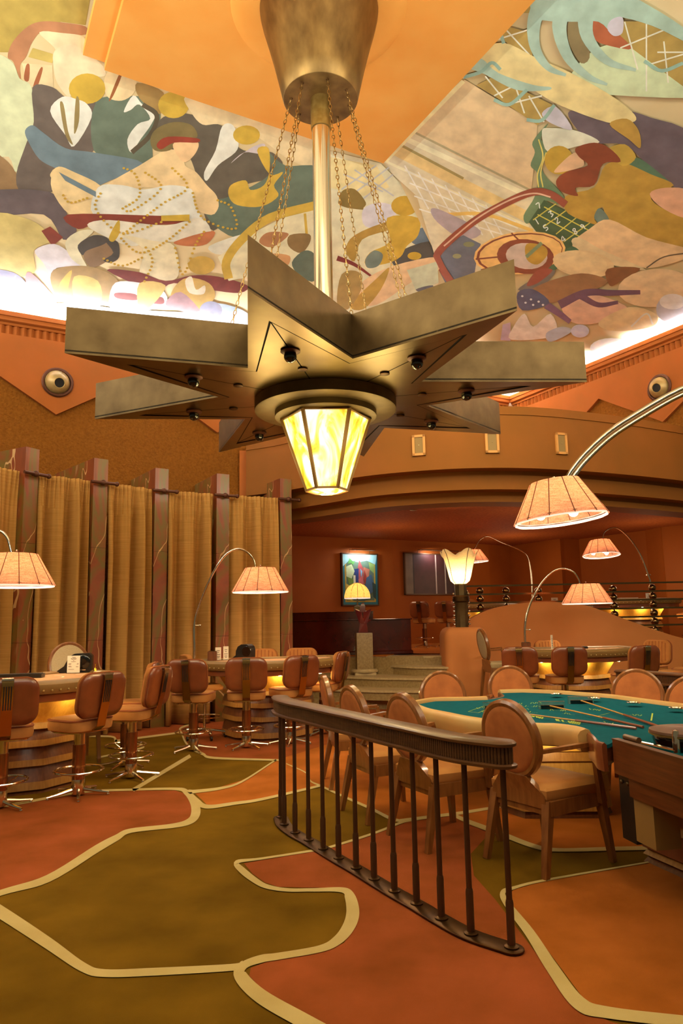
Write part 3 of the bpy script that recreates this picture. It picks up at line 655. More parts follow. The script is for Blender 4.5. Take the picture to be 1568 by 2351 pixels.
DG = {'7': [(.1, .1), (.85, .1), (.4, .95)], '3': [(.15, .1), (.8, .12), (.45, .45), (.85, .7), (.2, .95)], '2': [(.15, .25), (.5, .05), (.8, .3), (.15, .92), (.9, .9)], '5': [(.85, .08), (.25, .1), (.2, .45), (.75, .55), (.7, .85), (.15, .92)], '8': [(.5, .48), (.2, .25), (.5, .05), (.8, .25), (.2, .72), (.5, .95), (.8, .72), (.5, .48)], '9': [(.8, .3), (.5, .05), (.2, .28), (.5, .5), (.8, .3), (.7, .95)], '4': [(.7, .95), (.65, .05), (.1, .62), (.95, .62)], '1': [(.5, .05), (.5, .95)]}
for ch_, gx, gy in (('7', 905, 945), ('3', 962, 982), ('2', 990, 1012), ('1', 898, 1018), ('5', 938, 1045), ('8', 1072, 1062), ('9', 1108, 1043), ('4', 1018, 1098)):
    ca, sa = math.cos(-.55), math.sin(-.55)
    MS(B_, b, [(gx+((x-.5)*22)*ca-((y-.5)*30)*sa, gy+((x-.5)*22)*sa+((y-.5)*30)*ca) for x, y in DG[ch_]], 4.5, (230, 230, 222), n=3)
MP(B_, b, [(975, 1170), (1090, 1115), (1100, 1150), (980, 1240), (900, 1260)], (76, 104, 74), False)
MP(B_, b, [(1040, 520), (1100, 512), (1290, 560), (1300, 508), (1420, 540), (1600, 620), (1600, 890), (1400, 750), (1300, 665), (1150, 655), (1080, 592)], (108, 94, 100))
MP(B_, b, [(920, 602), (960, 588), (1080, 600), (1185, 652), (1080, 672), (950, 700)], (226, 222, 196))
MC(B_, b, (998, 735), 66, 66, (196, 158, 62))
MP(B_, b, [(1290, 760), (1350, 722), (1430, 770), (1510, 845), (1380, 805)], (88, 118, 92))
MP(B_, b, [(1030, 900), (1160, 860), (1210, 760), (1290, 745), (1420, 800), (1525, 850), (1420, 900), (1480, 960), (1600, 1000), (1600, 1150), (1400, 1092), (1230, 1032), (1200, 950), (1160, 1000), (1172, 1032), (1040, 980)], (186, 146, 64))
MP(B_, b, [(1220, 690), (1300, 662), (1352, 722), (1290, 762)], (200, 164, 72)); MP(B_, b, [(1415, 890), (1490, 862), (1600, 880), (1600, 1000), (1480, 960)], (222, 168, 134))
MP(B_, b, [(980, 780), (1070, 700), (1112, 740), (1100, 768), (1000, 792)], (232, 188, 144))
MP(B_, b, [(1075, 680), (1160, 655), (1230, 680), (1282, 742), (1200, 752), (1160, 850), (1075, 862), (1085, 900), (1010, 880), (985, 832), (1030, 790), (1130, 760), (1090, 720)], (142, 72, 46))
MP(B_, b, [(1160, 1000), (1185, 955), (1228, 1005), (1200, 1032)], (108, 124, 112)); 
MP(B_, b, [(1140, 1050), (1232, 1008), (1400, 1090), (1600, 1145), (1600, 1180), (1400, 1232), (1250, 1172), (1060, 1130)], (230, 192, 144))
MP(B_, b, [(1060, 1120), (1090, 1090), (1200, 1150), (1400, 1240), (1180, 1200)], (222, 196, 150))
MC(B_, b, (818, 1162), 212, 98, (242, 194, 120), -.12); MC(B_, b, (818, 1162), 200, 90, (132, 70, 50), -.12); MC(B_, b, (822, 1162), 192, 84, (242, 194, 120), -.12)
for q in ([(616, 1190), (720, 1180)], [(780, 1070), (820, 1108)], [(640, 1240), (740, 1215)]): MS(B_, b, q, 7, (132, 70, 50))
MC(B_, b, (845, 1178), 132, 80, (138, 74, 52), .1); MC(B_, b, (850, 1176), 96, 60, (206, 184, 168), .1); MP(B_, b, [(850, 1120), (930, 1130), (945, 1170), (900, 1215), (850, 1190)], (190, 150, 64)); MS(B_, b, [(848, 1180), (920, 1115)], 16, (130, 146, 110))
MP(B_, b, [(810, 1330), (900, 1270), (980, 1240), (960, 1280), (900, 1330)], (120, 112, 104)); MP(B_, b, [(850, 1310), (900, 1240), (970, 1240), (900, 1300)], (150, 80, 62))
MC(B_, b, (1112, 1212), 142, 62, (224, 192, 142), .12); MC(B_, b, (1095, 1205), 126, 52, (230, 200, 150), .12)
MP(B_, b, [(860, 1345), (950, 1292), (1100, 1255), (1212, 1280), (1202, 1312), (1080, 1362), (940, 1392)], (152, 112, 76)); MP(B_, b, [(1220, 1235), (1372, 1232), (1282, 1292), (1232, 1312)], (134, 88, 54))
MC(B_, b, (1440, 1322), 172, 88, (228, 196, 152), -.08); MS(B_, b, [(1400, 1230), (1480, 1180), (1600, 1160)], 6, (110, 90, 70))
MP(B_, b, [(1010, 1390), (1150, 1350), (1320, 1420), (1180, 1482), (1060, 1480)], (224, 182, 154)); MP(B_, b, [(1180, 1480), (1320, 1410), (1440, 1440), (1430, 1500), (1250, 1520)], (226, 200, 152))
MS(B_, b, [(1000, 1400), (1120, 1345), (1240, 1345), (1372, 1342)], 40, (110, 80, 98), w2=20); MS(B_, b, [(1100, 1360), (1180, 1400), (1270, 1388)], 30, (110, 80, 98), w2=16); MS(B_, b, [(940, 1400), (1000, 1440), (1050, 1478)], 36, (124, 92, 116), w2=22)
MP(B_, b, [(808, 1345), (880, 1328), (955, 1392), (830, 1425)], (88, 88, 112)); 
for q in ((830, 1360), (845, 1390), (870, 1375), (880, 1400), (905, 1385), (925, 1400)): MC(B_, b, q, 6, 5, (232, 228, 226), n=6)
MP(B_, b, [(740, 1490), (776, 1480), (776, 1565), (730, 1562)], (190, 168, 184), False); MP(B_, b, [(790, 1500), (840, 1440), (880, 1500), (960, 1440), (980, 1540), (780, 1560)], (232, 220, 206)); MP(B_, b, [(940, 1530), (1010, 1500), (1060, 1520), (960, 1570)], (186, 192, 206)); MC(B_, b, (1095, 1520), 42, 30, (206, 206, 226))
MC(B_, b, (1510, 1420), 66, 62, (190, 186, 194)); MC(B_, b, (1520, 1385), 60, 36, (232, 226, 222)); MS(B_, b, [(1330, 1500), (1400, 1440), (1430, 1490)], 8, WH); MC(B_, b, (1240, 1600), 100, 48, (240, 236, 232))
MP(B_, b, [(1100, 280), (1205, 210), (1335, 222), (1600, 400), (1600, 450), (1100, 425), (1040, 382)], (206, 216, 172))
for q in ([(720, 110), (865, 150), (880, 285), (750, 190)], [(1150, 98), (1480, 98), (1600, 190), (1600, 420), (1330, 220), (1170, 172)], [(620, 392), (700, 350), (985, 490), (900, 575), (700, 440)], [(860, 60), (900, 0), (860, 0), (820, 60)]): MP(B_, b, q, (178, 148, 80), False)
MP(B_, b, [(1150, 90), (1200, 100), (1335, 222), (1200, 202), (1160, 170)], (178, 98, 64)); MP(B_, b, [(1060, 60), (1140, 240), (1100, 290), (1040, 180)], (140, 122, 84))
for q in ([(720, 180), (880, 130)], [(740, 120), (870, 260)], [(1300, 100), (1360, 320)], [(1400, 90), (1400, 420)], [(1280, 220), (1500, 130)], [(1400, 300), (1600, 240)], [(1480, 190), (1500, 380)], [(660, 350), (740, 450)], [(700, 440), (780, 400)], [(800, 400), (840, 520)], [(760, 480), (920, 440)], [(860, 440), (930, 560)], [(1450, 240), (1568, 240)]): MS(B_, b, q, 7, (230, 224, 200))
MP(B_, b, [(640, 250), (740, 195), (900, 268), (1060, 338), (1240, 440), (1345, 525), (1335, 562), (1220, 562), (1000, 482), (860, 402), (700, 330)], (230, 208, 146))
MP(B_, b, [(1230, 570), (1310, 545), (1365, 600), (1372, 680), (1320, 640)], (188, 148, 70)); MP(B_, b, [(920, 520), (985, 490), (1060, 595), (960, 565)], (206, 198, 206))
LB = (172, 196, 178)
MS(B_, b, [(930, -20), (885, 100), (890, 220), (950, 310), (1030, 345)], 80, LB, w2=14); MS(B_, b, [(1040, -10), (1000, 120), (1040, 260), (1130, 350), (1220, 388)], 84, LB, w2=12); MS(B_, b, [(1120, 40), (1130, 170), (1220, 280), (1352, 322)], 80, LB, w2=14)
MP(B_, b, [(900, -40), (1250, -40), (1420, 30), (1600, 150), (1600, 200), (1430, 120), (1260, 80), (1250, 160), (1180, 100), (1050, 100), (890, 80)], LB); MP(B_, b, [(1240, 90), (1290, 80), (1290, 150), (1250, 165), (1220, 130)], (206, 198, 208))
MP(B_, b, [(590, 310), (640, 268), (720, 335), (880, 390), (960, 400), (940, 415), (800, 412), (660, 342)], LB)
for P in ([(700, 458), (770, 480), (852, 412)], [(850, 550), (920, 552), (978, 482)], [(560, 355), (640, 330), (690, 288), (730, 320)], [(1390, 280), (1470, 325), (1568, 290)], [(730, 150), (745, 200)]): MS(B_, b, P, 16, (152, 184, 168))
MS(B_, b, [(520, 1320), (450, 1210), (452, 1150), (600, 1022), (760, 930), (880, 882), (960, 892), (1030, 940)], 34, (150, 78, 58)); MS(B_, b, [(470, 1130), (620, 1005), (770, 920), (880, 888), (960, 905)], 7, (216, 176, 150))
mural.obj('mural', 'mural_paint', ceil, fix=False)

# ---- stepped curved balcony front (drum) with its parapet
DR = [(-1.62, 12.0), (-1.1, 11.72), (-.58, 11.3), (.22, 10.6), (1.0, 10.24), (1.9, 10.08), (2.9, 10.2), (4.09, 10.65), (5.2, 11.2), (6.6, 12.0), (8.2, 12.9)]
DRs = [(p.x, p.y) for p in crom([Vector((x, y, 0)) for x, y in DR], 6)]
def dr(o): return offset_poly(DRs, o, False)   # positive = towards viewer
tiers = [(0, 4.5, 3.58, .20), (-.24, 3.62, 3.31, .1), (-.46, 3.35, 3.16, .1)]
drum = None
for k, (o, z1, z0, _) in enumerate(tiers):
    mb = MB()
    prof = [(o, z0), (o, z1), (-.9, z1), (-.9, 3.55 if k == 0 else z1), (-.9, z0)] if k == 0 else [(o, z0), (o, z1), (-.9, z1), (-.9, z0)]
    mb.loft(DRs, prof, smooth=False, closed=False, closeprof=True)
    if k == 0: drum = struct(mb.obj('wall_back', 'plaster_drum'))
    else: mb.obj('lower_tier', 'plaster_drum', drum)
MB().loft(DRs, [(.015, 4.37), (.015, 4.385), (0, 4.385), (0, 4.37)], False, False, closeprof=True).obj('parapet_bead', 'plaster_drum', drum)
def drum_at(u, v, off=0.0):
    r = ray(u, v); best = None; P = dr(off)
    for (x0, y0), (x1, y1) in zip(P, P[1:]):
        ex, ey = x1-x0, y1-y0; den = r.x*ey - r.y*ex
        if abs(den) < 1e-9: continue
        t = (x0*ey - y0*ex)/den; s = (x0*r.y - y0*r.x)/den
        s = (r.x*y0 - r.y*x0)/(r.y*ex - r.x*ey) if abs(r.y*ex-r.x*ey) > 1e-9 else 9
        if -1e-6 <= s <= 1+1e-6: return r*t + Vector((0, 0, HC)), Vector((ex, ey, 0)).normalized()
for (x0, y0, x1, y1), lb in (((946, 996, 977, 1049), 'upright speaker grille in pale frame, leftmost on the curved balcony front'), ((1113, 988, 1146, 1043), 'upright speaker grille in pale frame, middle one on the balcony front'), ((1273, 991, 1304, 1046), 'upright speaker grille in pale frame, nearest the large arc lamp')):
    c, d = drum_at((x0+x1)/2, (y0+y1)/2, .012); w_ = (x1-x0)/FPX*c.y*.5; h_ = (y1-y0)/FPX*c.y*.5*.94
    r = thing('speaker_grille', lb, 'grille', tuple(c), 0, 'grilles on the balcony front')
    nrm = Vector((d.y, -d.x, 0)); Mx = Matrix((d, -nrm, Vector((0, 0, 1)))).transposed().to_4x4(); Mx.translation = c
    fr_ = MB()
    for q in ((-w_, w_, -.02, .01, h_-.035, h_), (-w_, w_, -.02, .01, -h_, -h_+.035), (-w_, -w_+.035, -.02, .01, -h_, h_), (w_-.035, w_, -.02, .01, -h_, h_)): fr_.box(*q, M=Mx)
    fr_.obj('frame', 'vent_frame', r); MB().box(-w_+.03, w_-.03, -.008, .01, -h_+.03, h_-.03, M=Mx).obj('grille_cloth', 'vent', r)
    MB().ball(Mx @ Vector((0, -.01, 0)), .008, 6, 5).obj('badge', 'chrome', r)

# ---- mezzanine shell
ZM = .8
mzfront = [(-2.6, 14.6), (.1, 13.35), (.62, 13.2), (.75, 13.1), (1.1, 12.95), (1.9, 12.85), (2.3, 13.36), (9.5, 13.36)]
mf = struct(MB().prism(mzfront + [(12, 23), (-4, 23)], -.05, ZM-.02).obj('floor_mezzanine', 'stone'))
MB().prism([(-2.5, 14.7), (.75, 13.45), (2.3, 13.44), (9.5, 13.44), (12, 23), (-4, 23)], ZM-.02, ZM).obj('carpet_field', 'orange_carpet', mf)
MB().prism([(.76, 13.12), (1.1, 12.97), (1.85, 12.88), (2.2, 13.3), (.9, 13.45)], ZM-.02, ZM+.004).obj('stone_edge', 'stone', mf)
wallp = [G(640, 1229, 3.55), G(900, 1239, 3.55), G(1120, 1250, 3.55), G(1170, 1254, 3.55), G(1284, 1237, 3.55), G(1329, 1238, 3.55), G(1481, 1218, 3.55), Vector((7.75, 17.3, 0)), Vector((8.6, 16.6, 0)), Vector((11, 15.2, 0))]
wb = None
for i, (p, q) in enumerate(zip(wallp, wallp[1:])):
    d = Vector((q.x-p.x, q.y-p.y)); l = d.length; d /= l
    mb = MB().vprism([(0, .6), (l+.02, .6), (l+.02, 3.75), (0, 3.75)], (p.x, p.y), d, .15)
    o = mb.obj('wall_alcove' if i == 0 else 'wall_panel', 'mezz_wall', None if i == 0 else wb)
    if i == 0: wb = struct(o)
struct(MB().vprism([(0, 0), (6.2, 0), (6.2, 4.4), (0, 4.4)], (-1.60, 12.12), Vector((-.05, .9987)), .15).obj('wall_side', 'mezz_wall'))
sf = MB().prism([p for p in dr(-.8)] + [(12, 23), (-4, 23)], 3.55, 3.7)
struct(sf.obj('ceiling_mezzanine', 'soffit'))
# stone steps (each its own slab)
steps = struct(MB().prism([(-2.4, 12.6), (-.6, 12.25), (1.0, 12.0), (2.1, 12.0), (2.1, 13.3), (-2.4, 14.4)], 0, .16).obj('stairs', 'stone'))
def step(P, z0, z1): MB().prism(P, z0, z1-.03).obj('riser', 'stone', steps); 
for zz, lft, rgt, yk in ((.32, (690, 1580), (1040, 1586), 0), (.48, (690, 1549), (1040, 1558), 0), (.64, (874, 1526), (1040, 1531), 0), (.80, (908, 1503), (1040, 1505), 0)):
    p0 = G(*lft, zz); p1 = G(*rgt, zz); pm = G((lft[0]+rgt[0])/2, (lft[1]+rgt[1])/2+2, zz)
    P = [(p0.x, p0.y), (pm.x, pm.y), (p1.x, p1.y), (p1.x, 13.6), (p0.x, max(13.9, p0.y+.5))]
    MB().prism(P, zz-.16, zz-.035).obj('step', 'stone', steps)
    Pn = offset_poly(P, .025); MB().prism(Pn, zz-.035, zz).obj('tread', 'stone_pale', steps)

# ---- wave-shaped low wall and the round-shouldered newel block
YW = 13.2
wv = [(1040, 1440), (1062, 1430), (1080, 1421), (1100, 1410), (1130, 1398), (1175, 1388), (1235, 1382), (1290, 1383), (1340, 1389), (1380, 1401), (1420, 1416), (1470, 1434), (1510, 1448), (1568, 1465), (1640, 1476), (1760, 1480)]
pts = [D(u, v, YW) for u, v in wv]; pr = [(p.x, p.z) for p in pts]; prs = [(p.x, p.y) for p in crom([Vector((x, z, 0)) for x, z in pr], 4)]
struct(MB().vprism([(pr[0][0], 0)] + [(pr[-1][0], 0)] + prs[::-1], (0, YW), Vector((1, 0)), .22).obj('wall_wave', 'plaster_low'))
c = D(1063, 1440, 12.6)
nb = MB(); W_ = .36; H_ = c.z
prof = [(.0, 0), (.0, H_-.16), (-.02, H_-.08), (-.06, H_-.03), (-.12, H_)]
rect = [(c.x-W_, 12.3), (c.x+W_+.02, 12.3), (c.x+W_+.02, 13.18), (c.x-W_, 13.18)]
rr = []
for (x, y), (sx, sy) in zip(rect, ((1, 1), (-1, 1), (-1, -1), (1, -1))):
    cx_, cy_ = x+sx*.14, y+sy*.14; a0 = {(1, 1): PI, (-1, 1): 1.5*PI, (-1, -1): 0, (1, -1): .5*PI}[(sx, sy)]
    rr += [(cx_+.14*math.cos(a0+k*PI/10), cy_+.14*math.sin(a0+k*PI/10)) for k in range(6)]
nb.loft(rr, [(.03, 0)] + prof)
tag(nb.obj('newel_block', 'plaster_low'), 'orange plastered newel block with rounded shoulders at the foot of the steps', 'pillar')
# ================================================================== STAR CHANDELIER
ch = thing('star_chandelier', 'huge bronze eight-pointed star chandelier with amber glass lantern hung on chains', 'chandelier', (SC_[0], SC_[1], ZS))
tips = [math.radians(-10.4 + 45*k) for k in range(8)]
nr = {0: (11.2, 1.012), 1: (58, 1.17), 2: (101.5, 1.08), 3: (147, 1.01), 4: (-168.3, 1.012), 5: (-122.8, 1.14), 6: (-77.6, 1.15), 7: (-31.6, 1.014)}
T = [(SC_[0]+2.4*math.cos(a_), SC_[1]+2.4*math.sin(a_)) for a_ in tips]
N = [(SC_[0]+nr[k][1]*math.cos(math.radians(nr[k][0])), SC_[1]+nr[k][1]*math.sin(math.radians(nr[k][0]))) for k in range(8)]
out = []
for k in range(8): out += [T[k], N[k]]
mb = MB(); n = 16
for i in range(n):
    p, q = out[i], out[(i+1) % n]; mb.add([(p[0], p[1], ZS), (q[0], q[1], ZS), (q[0], q[1], ZS+HS), (p[0], p[1], ZS+HS)], [(0, 1, 2, 3)])
mb.obj('side_band', 'bronze', ch)
def lerp(p, q, t): return (p[0]+(q[0]-p[0])*t, p[1]+(q[1]-p[1])*t)
cc = (SC_[0], SC_[1])
mb = MB().prism(out, ZS+.016, ZS+.03); mb.obj('inner_deck', 'black_matte', ch)
mb = MB()
for i in range(n):   # top rim deck
    p, q = out[i], out[(i+1) % n]; mb.add([(p[0], p[1], ZS+HS), (q[0], q[1], ZS+HS), (*lerp(q, cc, .08), ZS+HS), (*lerp(p, cc, .04), ZS+HS)], [(0, 1, 2, 3)])
mb.obj('top_flange', 'bronze', ch)
for k in range(8):
    t_, n0, n1 = T[k], N[k-1], N[k]
    ax = (t_[0]-cc[0], t_[1]-cc[1])
    # flat edge frame + two soffit leaves with fine joints, and a shallow raised wedge
    def P3(p, z): return (p[0], p[1], z)
    inner_t = lerp(cc, t_, .80); in0 = lerp(cc, n0, .91); in1 = lerp(cc, n1, .91)
    MB().add([P3(n0, ZS), P3(t_, ZS), P3(inner_t, ZS), P3(in0, ZS)], [(0, 1, 2, 3)]).add([P3(n1, ZS), P3(t_, ZS), P3(inner_t, ZS), P3(in1, ZS)], [(0, 1, 2, 3)]).obj('edge_frame', 'bronze_soffit', ch)
    for s_, nn_2 in ((1, in0), (-1, in1)):
        g = .005; dx, dy = nn_2[0]-inner_t[0], nn_2[1]-inner_t[1]
        cA_ = lerp(inner_t, lerp(cc, nn_2, 1.0), .012)
        a1 = lerp(cc, t_, .12); 
        side = (1 if s_ > 0 else -1)
        nx, ny = ax[1]/2.4*side*g, -ax[0]/2.4*side*g
        q = [P3((lerp(cc, t_, .775)[0]+nx, lerp(cc, t_, .775)[1]+ny), ZS+.008), P3(lerp(cc, nn_2, .985), ZS+.002), P3(lerp(cc, nn_2, .3), ZS+.001), P3((a1[0]+nx, a1[1]+ny), ZS+.001)]
        MB().add(q, [(0, 1, 2, 3)]).obj('soffit_leaf', 'bronze_soffit', ch)
    # eyeball downlight
    e = lerp(cc, t_, .56 if k % 2 else .555)
    dl = MB().lathe([(.075, ZS+.004), (.078, ZS-.006), (.06, ZS-.016), (.045, ZS-.02)], 20, (e[0], e[1], 0)).obj('downlight', 'iron', ch)
    MB().ball((e[0], e[1], ZS-.042), .052, 14, 9).obj('glass_eye', 'black_gloss', dl)
    e2 = lerp(cc, t_, .385)
    MB().lathe([(.042, ZS+.0), (.042, ZS-.008), (.03, ZS-.012), (.001, ZS-.012)], 16, (e2[0], e2[1], 0)).obj('access_disc', 'bronze_dark', ch)
MB().lathe([(.675, ZS), (.675, ZS-.10), (.66, ZS-.105), (.48, ZS-.105)], 56, (*cc, 0)).obj('outer_ring', 'bronze', ch)
MB().lathe([(.485, ZS-.10), (.485, ZS-.16), (.47, ZS-.165), (.2, ZS-.165)], 56, (*cc, 0)).obj('inner_ring', 'bronze', ch)
# lantern: six panes of art glass in bronze glazing bars
zt, zb, rt_, rb_ = ZS-.17, 2.66, .425, .195
ln = MB().lathe([(rt_+.01, zt+.01), (rt_+.015, zt-.012), (rt_-.02, zt-.014)], 6, (*cc, 0), smooth=False, phase=PI/6*0).obj('lantern_collar', 'bronze_dark', ch)
ph = [math.radians(-90+2 + 30 + 60*k) for k in range(6)]
for k in range(6):
    a0, a1 = ph[k], ph[(k+1) % 6]
    f = lambda a_, r_, z_: (cc[0]+r_*math.cos(a_), cc[1]+r_*math.sin(a_), z_)
    MB().add([f(a0, rt_-.012, zt), f(a1, rt_-.012, zt), f(a1, rb_-.008, zb), f(a0, rb_-.008, zb)], [(0, 1, 2, 3)]).obj('glass_pane', 'art_glass', ln)
    MB().quadbar(f(a0, rt_, zt), f(a0, rb_, zb), (.015, .012), (.013, .010), ax=(math.sin(a0), -math.cos(a0), 0)).obj('glazing_bar', 'lantern_frame', ln)
    MB().quadbar(f(a0, rb_, zb), f(a1, rb_, zb), (.010, .010), (.010, .010), ax=(0, 0, 1)).obj('bottom_bar', 'lantern_frame', ln)
    MB().quadbar(f(a0, rt_, zt-.005), f(a1, rt_, zt-.005), (.010, .010), (.010, .010), ax=(0, 0, 1)).obj('top_bar', 'lantern_frame', ln)
MB().lathe([(rb_, zb-.002), (rb_*.5, zb-.03), (.001, zb-.034)], 6, (*cc, 0), smooth=False, phase=ph[0]).obj('bottom_pane', 'art_glass', ln)
point('lantern_bulb', (cc[0], cc[1], 2.45), 34, (1, .72, .36), .12)
for k in range(6): point('lantern_glow', (cc[0]+.62*math.cos(ph[k]+.52), cc[1]+.62*math.sin(ph[k]+.52), 2.98), 10, (1, .80, .32), .22)
# pole, cone canopy and chains
MB().lathe([(.092, 3.6), (.092, 6.42)], 28, (*cc, 0)).obj('pole', 'chrome', ch)
MB().lathe([(.102, 6.40), (.104, 6.735)], 28, (*cc, 0)).obj('pole_sleeve', 'bronze_pale', ch)
cone = MB().lathe([(.378, 6.728), (.384, 6.735), (.42, 6.90), (.47, 7.12), (.53, 7.36), (.585, 7.56), (.612, 7.68), (.618, 7.738)], 64, (*cc, 0)).obj('cone_canopy', 'bronze_cone', ch)
MB().lathe([(.376, 6.731), (.001, 6.731)], 48, (*cc, 0)).obj('canopy_plate', 'bronze_pale', cone)
lk = MB()   # one link mesh, shared
lk.tube([(.013*math.cos(t_), 0, .030*math.sin(t_)) for t_ in [2*PI*i/10 for i in range(10)]], .0042, 5, closed=True)
for k, deg in enumerate((-173, -125, -75, -28, 15, 56, 98, 139)):
    a_ = math.radians(deg); p = Vector((cc[0]+.30*math.cos(a_), cc[1]+.30*math.sin(a_), 6.73)); r_ = .99; a2 = a_
    q = Vector((cc[0]+r_*math.cos(a2), cc[1]+r_*math.sin(a2), ZS+HS-.04)); d = (q-p); L_n = d.length; d.normalize()
    x = d.cross(Vector((0, 1, 0))).normalized(); y = d.cross(x); mb = MB(); s_ = .0505; cnt = int(L_n/s_)
    for i in range(cnt):
        Mx = Matrix(((x, y, d) if i % 2 else (y, -x, d))).transposed(); o_ = p + d*(s_*(i+.5))
        mb.add([Mx @ v + o_ for v in lk.v], lk.f, True)
    c_ = mb.obj('chain', 'chain_brass', ch, fix=False); c_['kind'] = 'stuff'
    MB().ball(p, .017, 8, 6).obj('chain_eye', 'bronze_dark', ch)

# ================================================================== MARBLE FINS, CURTAINS, RODS
fr = [(60, 1025), (216.5, 1051), (357, 1074), (498, 1087), (643, 1098)]
bk = [(-40, 1045), (125, 1089), (292, 1107), (446, 1114), (580, 1123)]
ZF = 3.75
fins = []
flab = ['green and rust veined marble fin at far left, behind the leftmost arc lamp', 'rust-red marble fin with white veins, second from the left', 'brown marble fin with fine white veins, third from the left', 'olive-brown marble fin behind the arched lamp pole', 'marble fin with pale stone foot at the right end of the curtains']
for k, (a_, b_) in enumerate(zip(fr, bk)):
    p, q = G(*a_, ZF), G(*b_, ZF); d = (q-p); d.z = 0; L_n = d.length if k else 1.45; d.normalize(); wv_ = Vector((d.y, -d.x, 0))
    fins.append((p, d, wv_))
    W0 = .205
    P = [p, p+wv_*W0, p+wv_*W0+d*(L_n-.02), p+d*(L_n-.02)]
    r = thing('marble_fin', flab[k], 'column', (p.x, p.y, 0), 0, 'marble fins along the left wall')
    for i, (z0, z1) in enumerate(((0, 1.25), (1.253, 2.5), (2.503, ZF))):
        MB().prism([(v.x, v.y) for v in P], z0, z1).obj('marble_block', 'marble', r)
zr = 3.40
for k, (p, d, wv_) in enumerate(fins):
    a_ = p - d*.07 - wv_*.06; b_ = p - d*.07 + wv_*.29
    r = thing('curtain_rod', ['iron curtain rod end on the leftmost marble fin', 'iron curtain rod end on the second marble fin from the left', 'iron curtain rod end on the middle marble fin', 'iron curtain rod end on the fourth marble fin from the left', 'iron curtain rod end on the rightmost marble fin'][k], 'curtain rod', (a_.x, a_.y, zr))
    A3 = Vector((a_.x, a_.y, zr)); B3 = Vector((b_.x, b_.y, zr))
    MB().tube([A3, B3], .022, 10).obj('rod', 'iron', r)
    MB().ball(B3+(B3-A3).normalized()*.02, .034, 10, 7).obj('finial', 'iron', r)
    m_ = (A3+B3)/2; MB().tube([m_+Vector((d.x, d.y, 0))*.09, m_], .018, 8).ball(m_, .042, 10, 7).obj('bracket', 'iron', r)
def curtain(P0, P1, lab, seed, nf=7):
    rnd = random.Random(seed); n = 90; L_ = (P1-P0).length; d = (P1-P0).normalized(); nrm = Vector((d.y, -d.x, 0))
    phs = [rnd.uniform(-.5, .5) for _ in range(4)]
    zs = [3.43, 3.36, 3.25, 3.0, 2.4, 1.6, .8, .3, .015]; rows = []
    for j, z in enumerate(zs):
        f = (3.43-z)/3.4; row = []
        for i in range(n+1):
            t = i/n
            fine = math.sin(t*2*PI*nf*2.0 + phs[0])*.022*(1-min(1, f*5))
            big = (math.sin(t*2*PI*nf/2.4 + phs[1]*3 + .25*math.sin(f*2)) + .35*math.sin(t*2*PI*nf*.62 + phs[2]*4))*.105*min(1, .25+f*4)
            bell = .02*math.sin(PI*t)
            row.append(P0 + d*(L_*(t + .004*math.sin(t*30+f*4))) + nrm*(fine+big+bell) + Vector((0, 0, z)))
        rows += row
    mb = MB(); mb.add(rows, [(j*(n+1)+i, j*(n+1)+i+1, (j+1)*(n+1)+i+1, (j+1)*(n+1)+i) for j in range(len(zs)-1) for i in range(n)], True)
    o = mb.obj('curtain', 'curtain', None, fix=False)
    mod = o.modifiers.new('thick', 'SOLIDIFY'); mod.thickness = .006
    return tag(o, lab, 'curtain', 'linen curtains hung between the marble fins')
clab = ['tan linen curtain at the far left edge', 'tan linen curtain between first and second marble fins from the left', 'tan linen curtain between the second and third marble fins', 'tan linen curtain between third and fourth marble fins, left of the arched lamp', 'tan linen curtain behind the arched lamp shade, rightmost']
pp = [(fins[0][0] - Vector((.72, .75, 0)))] + [f_[0] for f_ in fins]
for k in range(5):
    A3 = pp[k].copy(); A3.z = 0; d_ = fins[k][1]
    st = A3 + (fins[k-1][2]*.215 if k else Vector((0, 0, 0))); en = pp[k+1].copy(); en.z = 0
    en = en - fins[k][2]*.02
    st += d_*.06; en += d_*.06
    curtain(st, en, clab[k], 11+k, 7 - (k > 2))

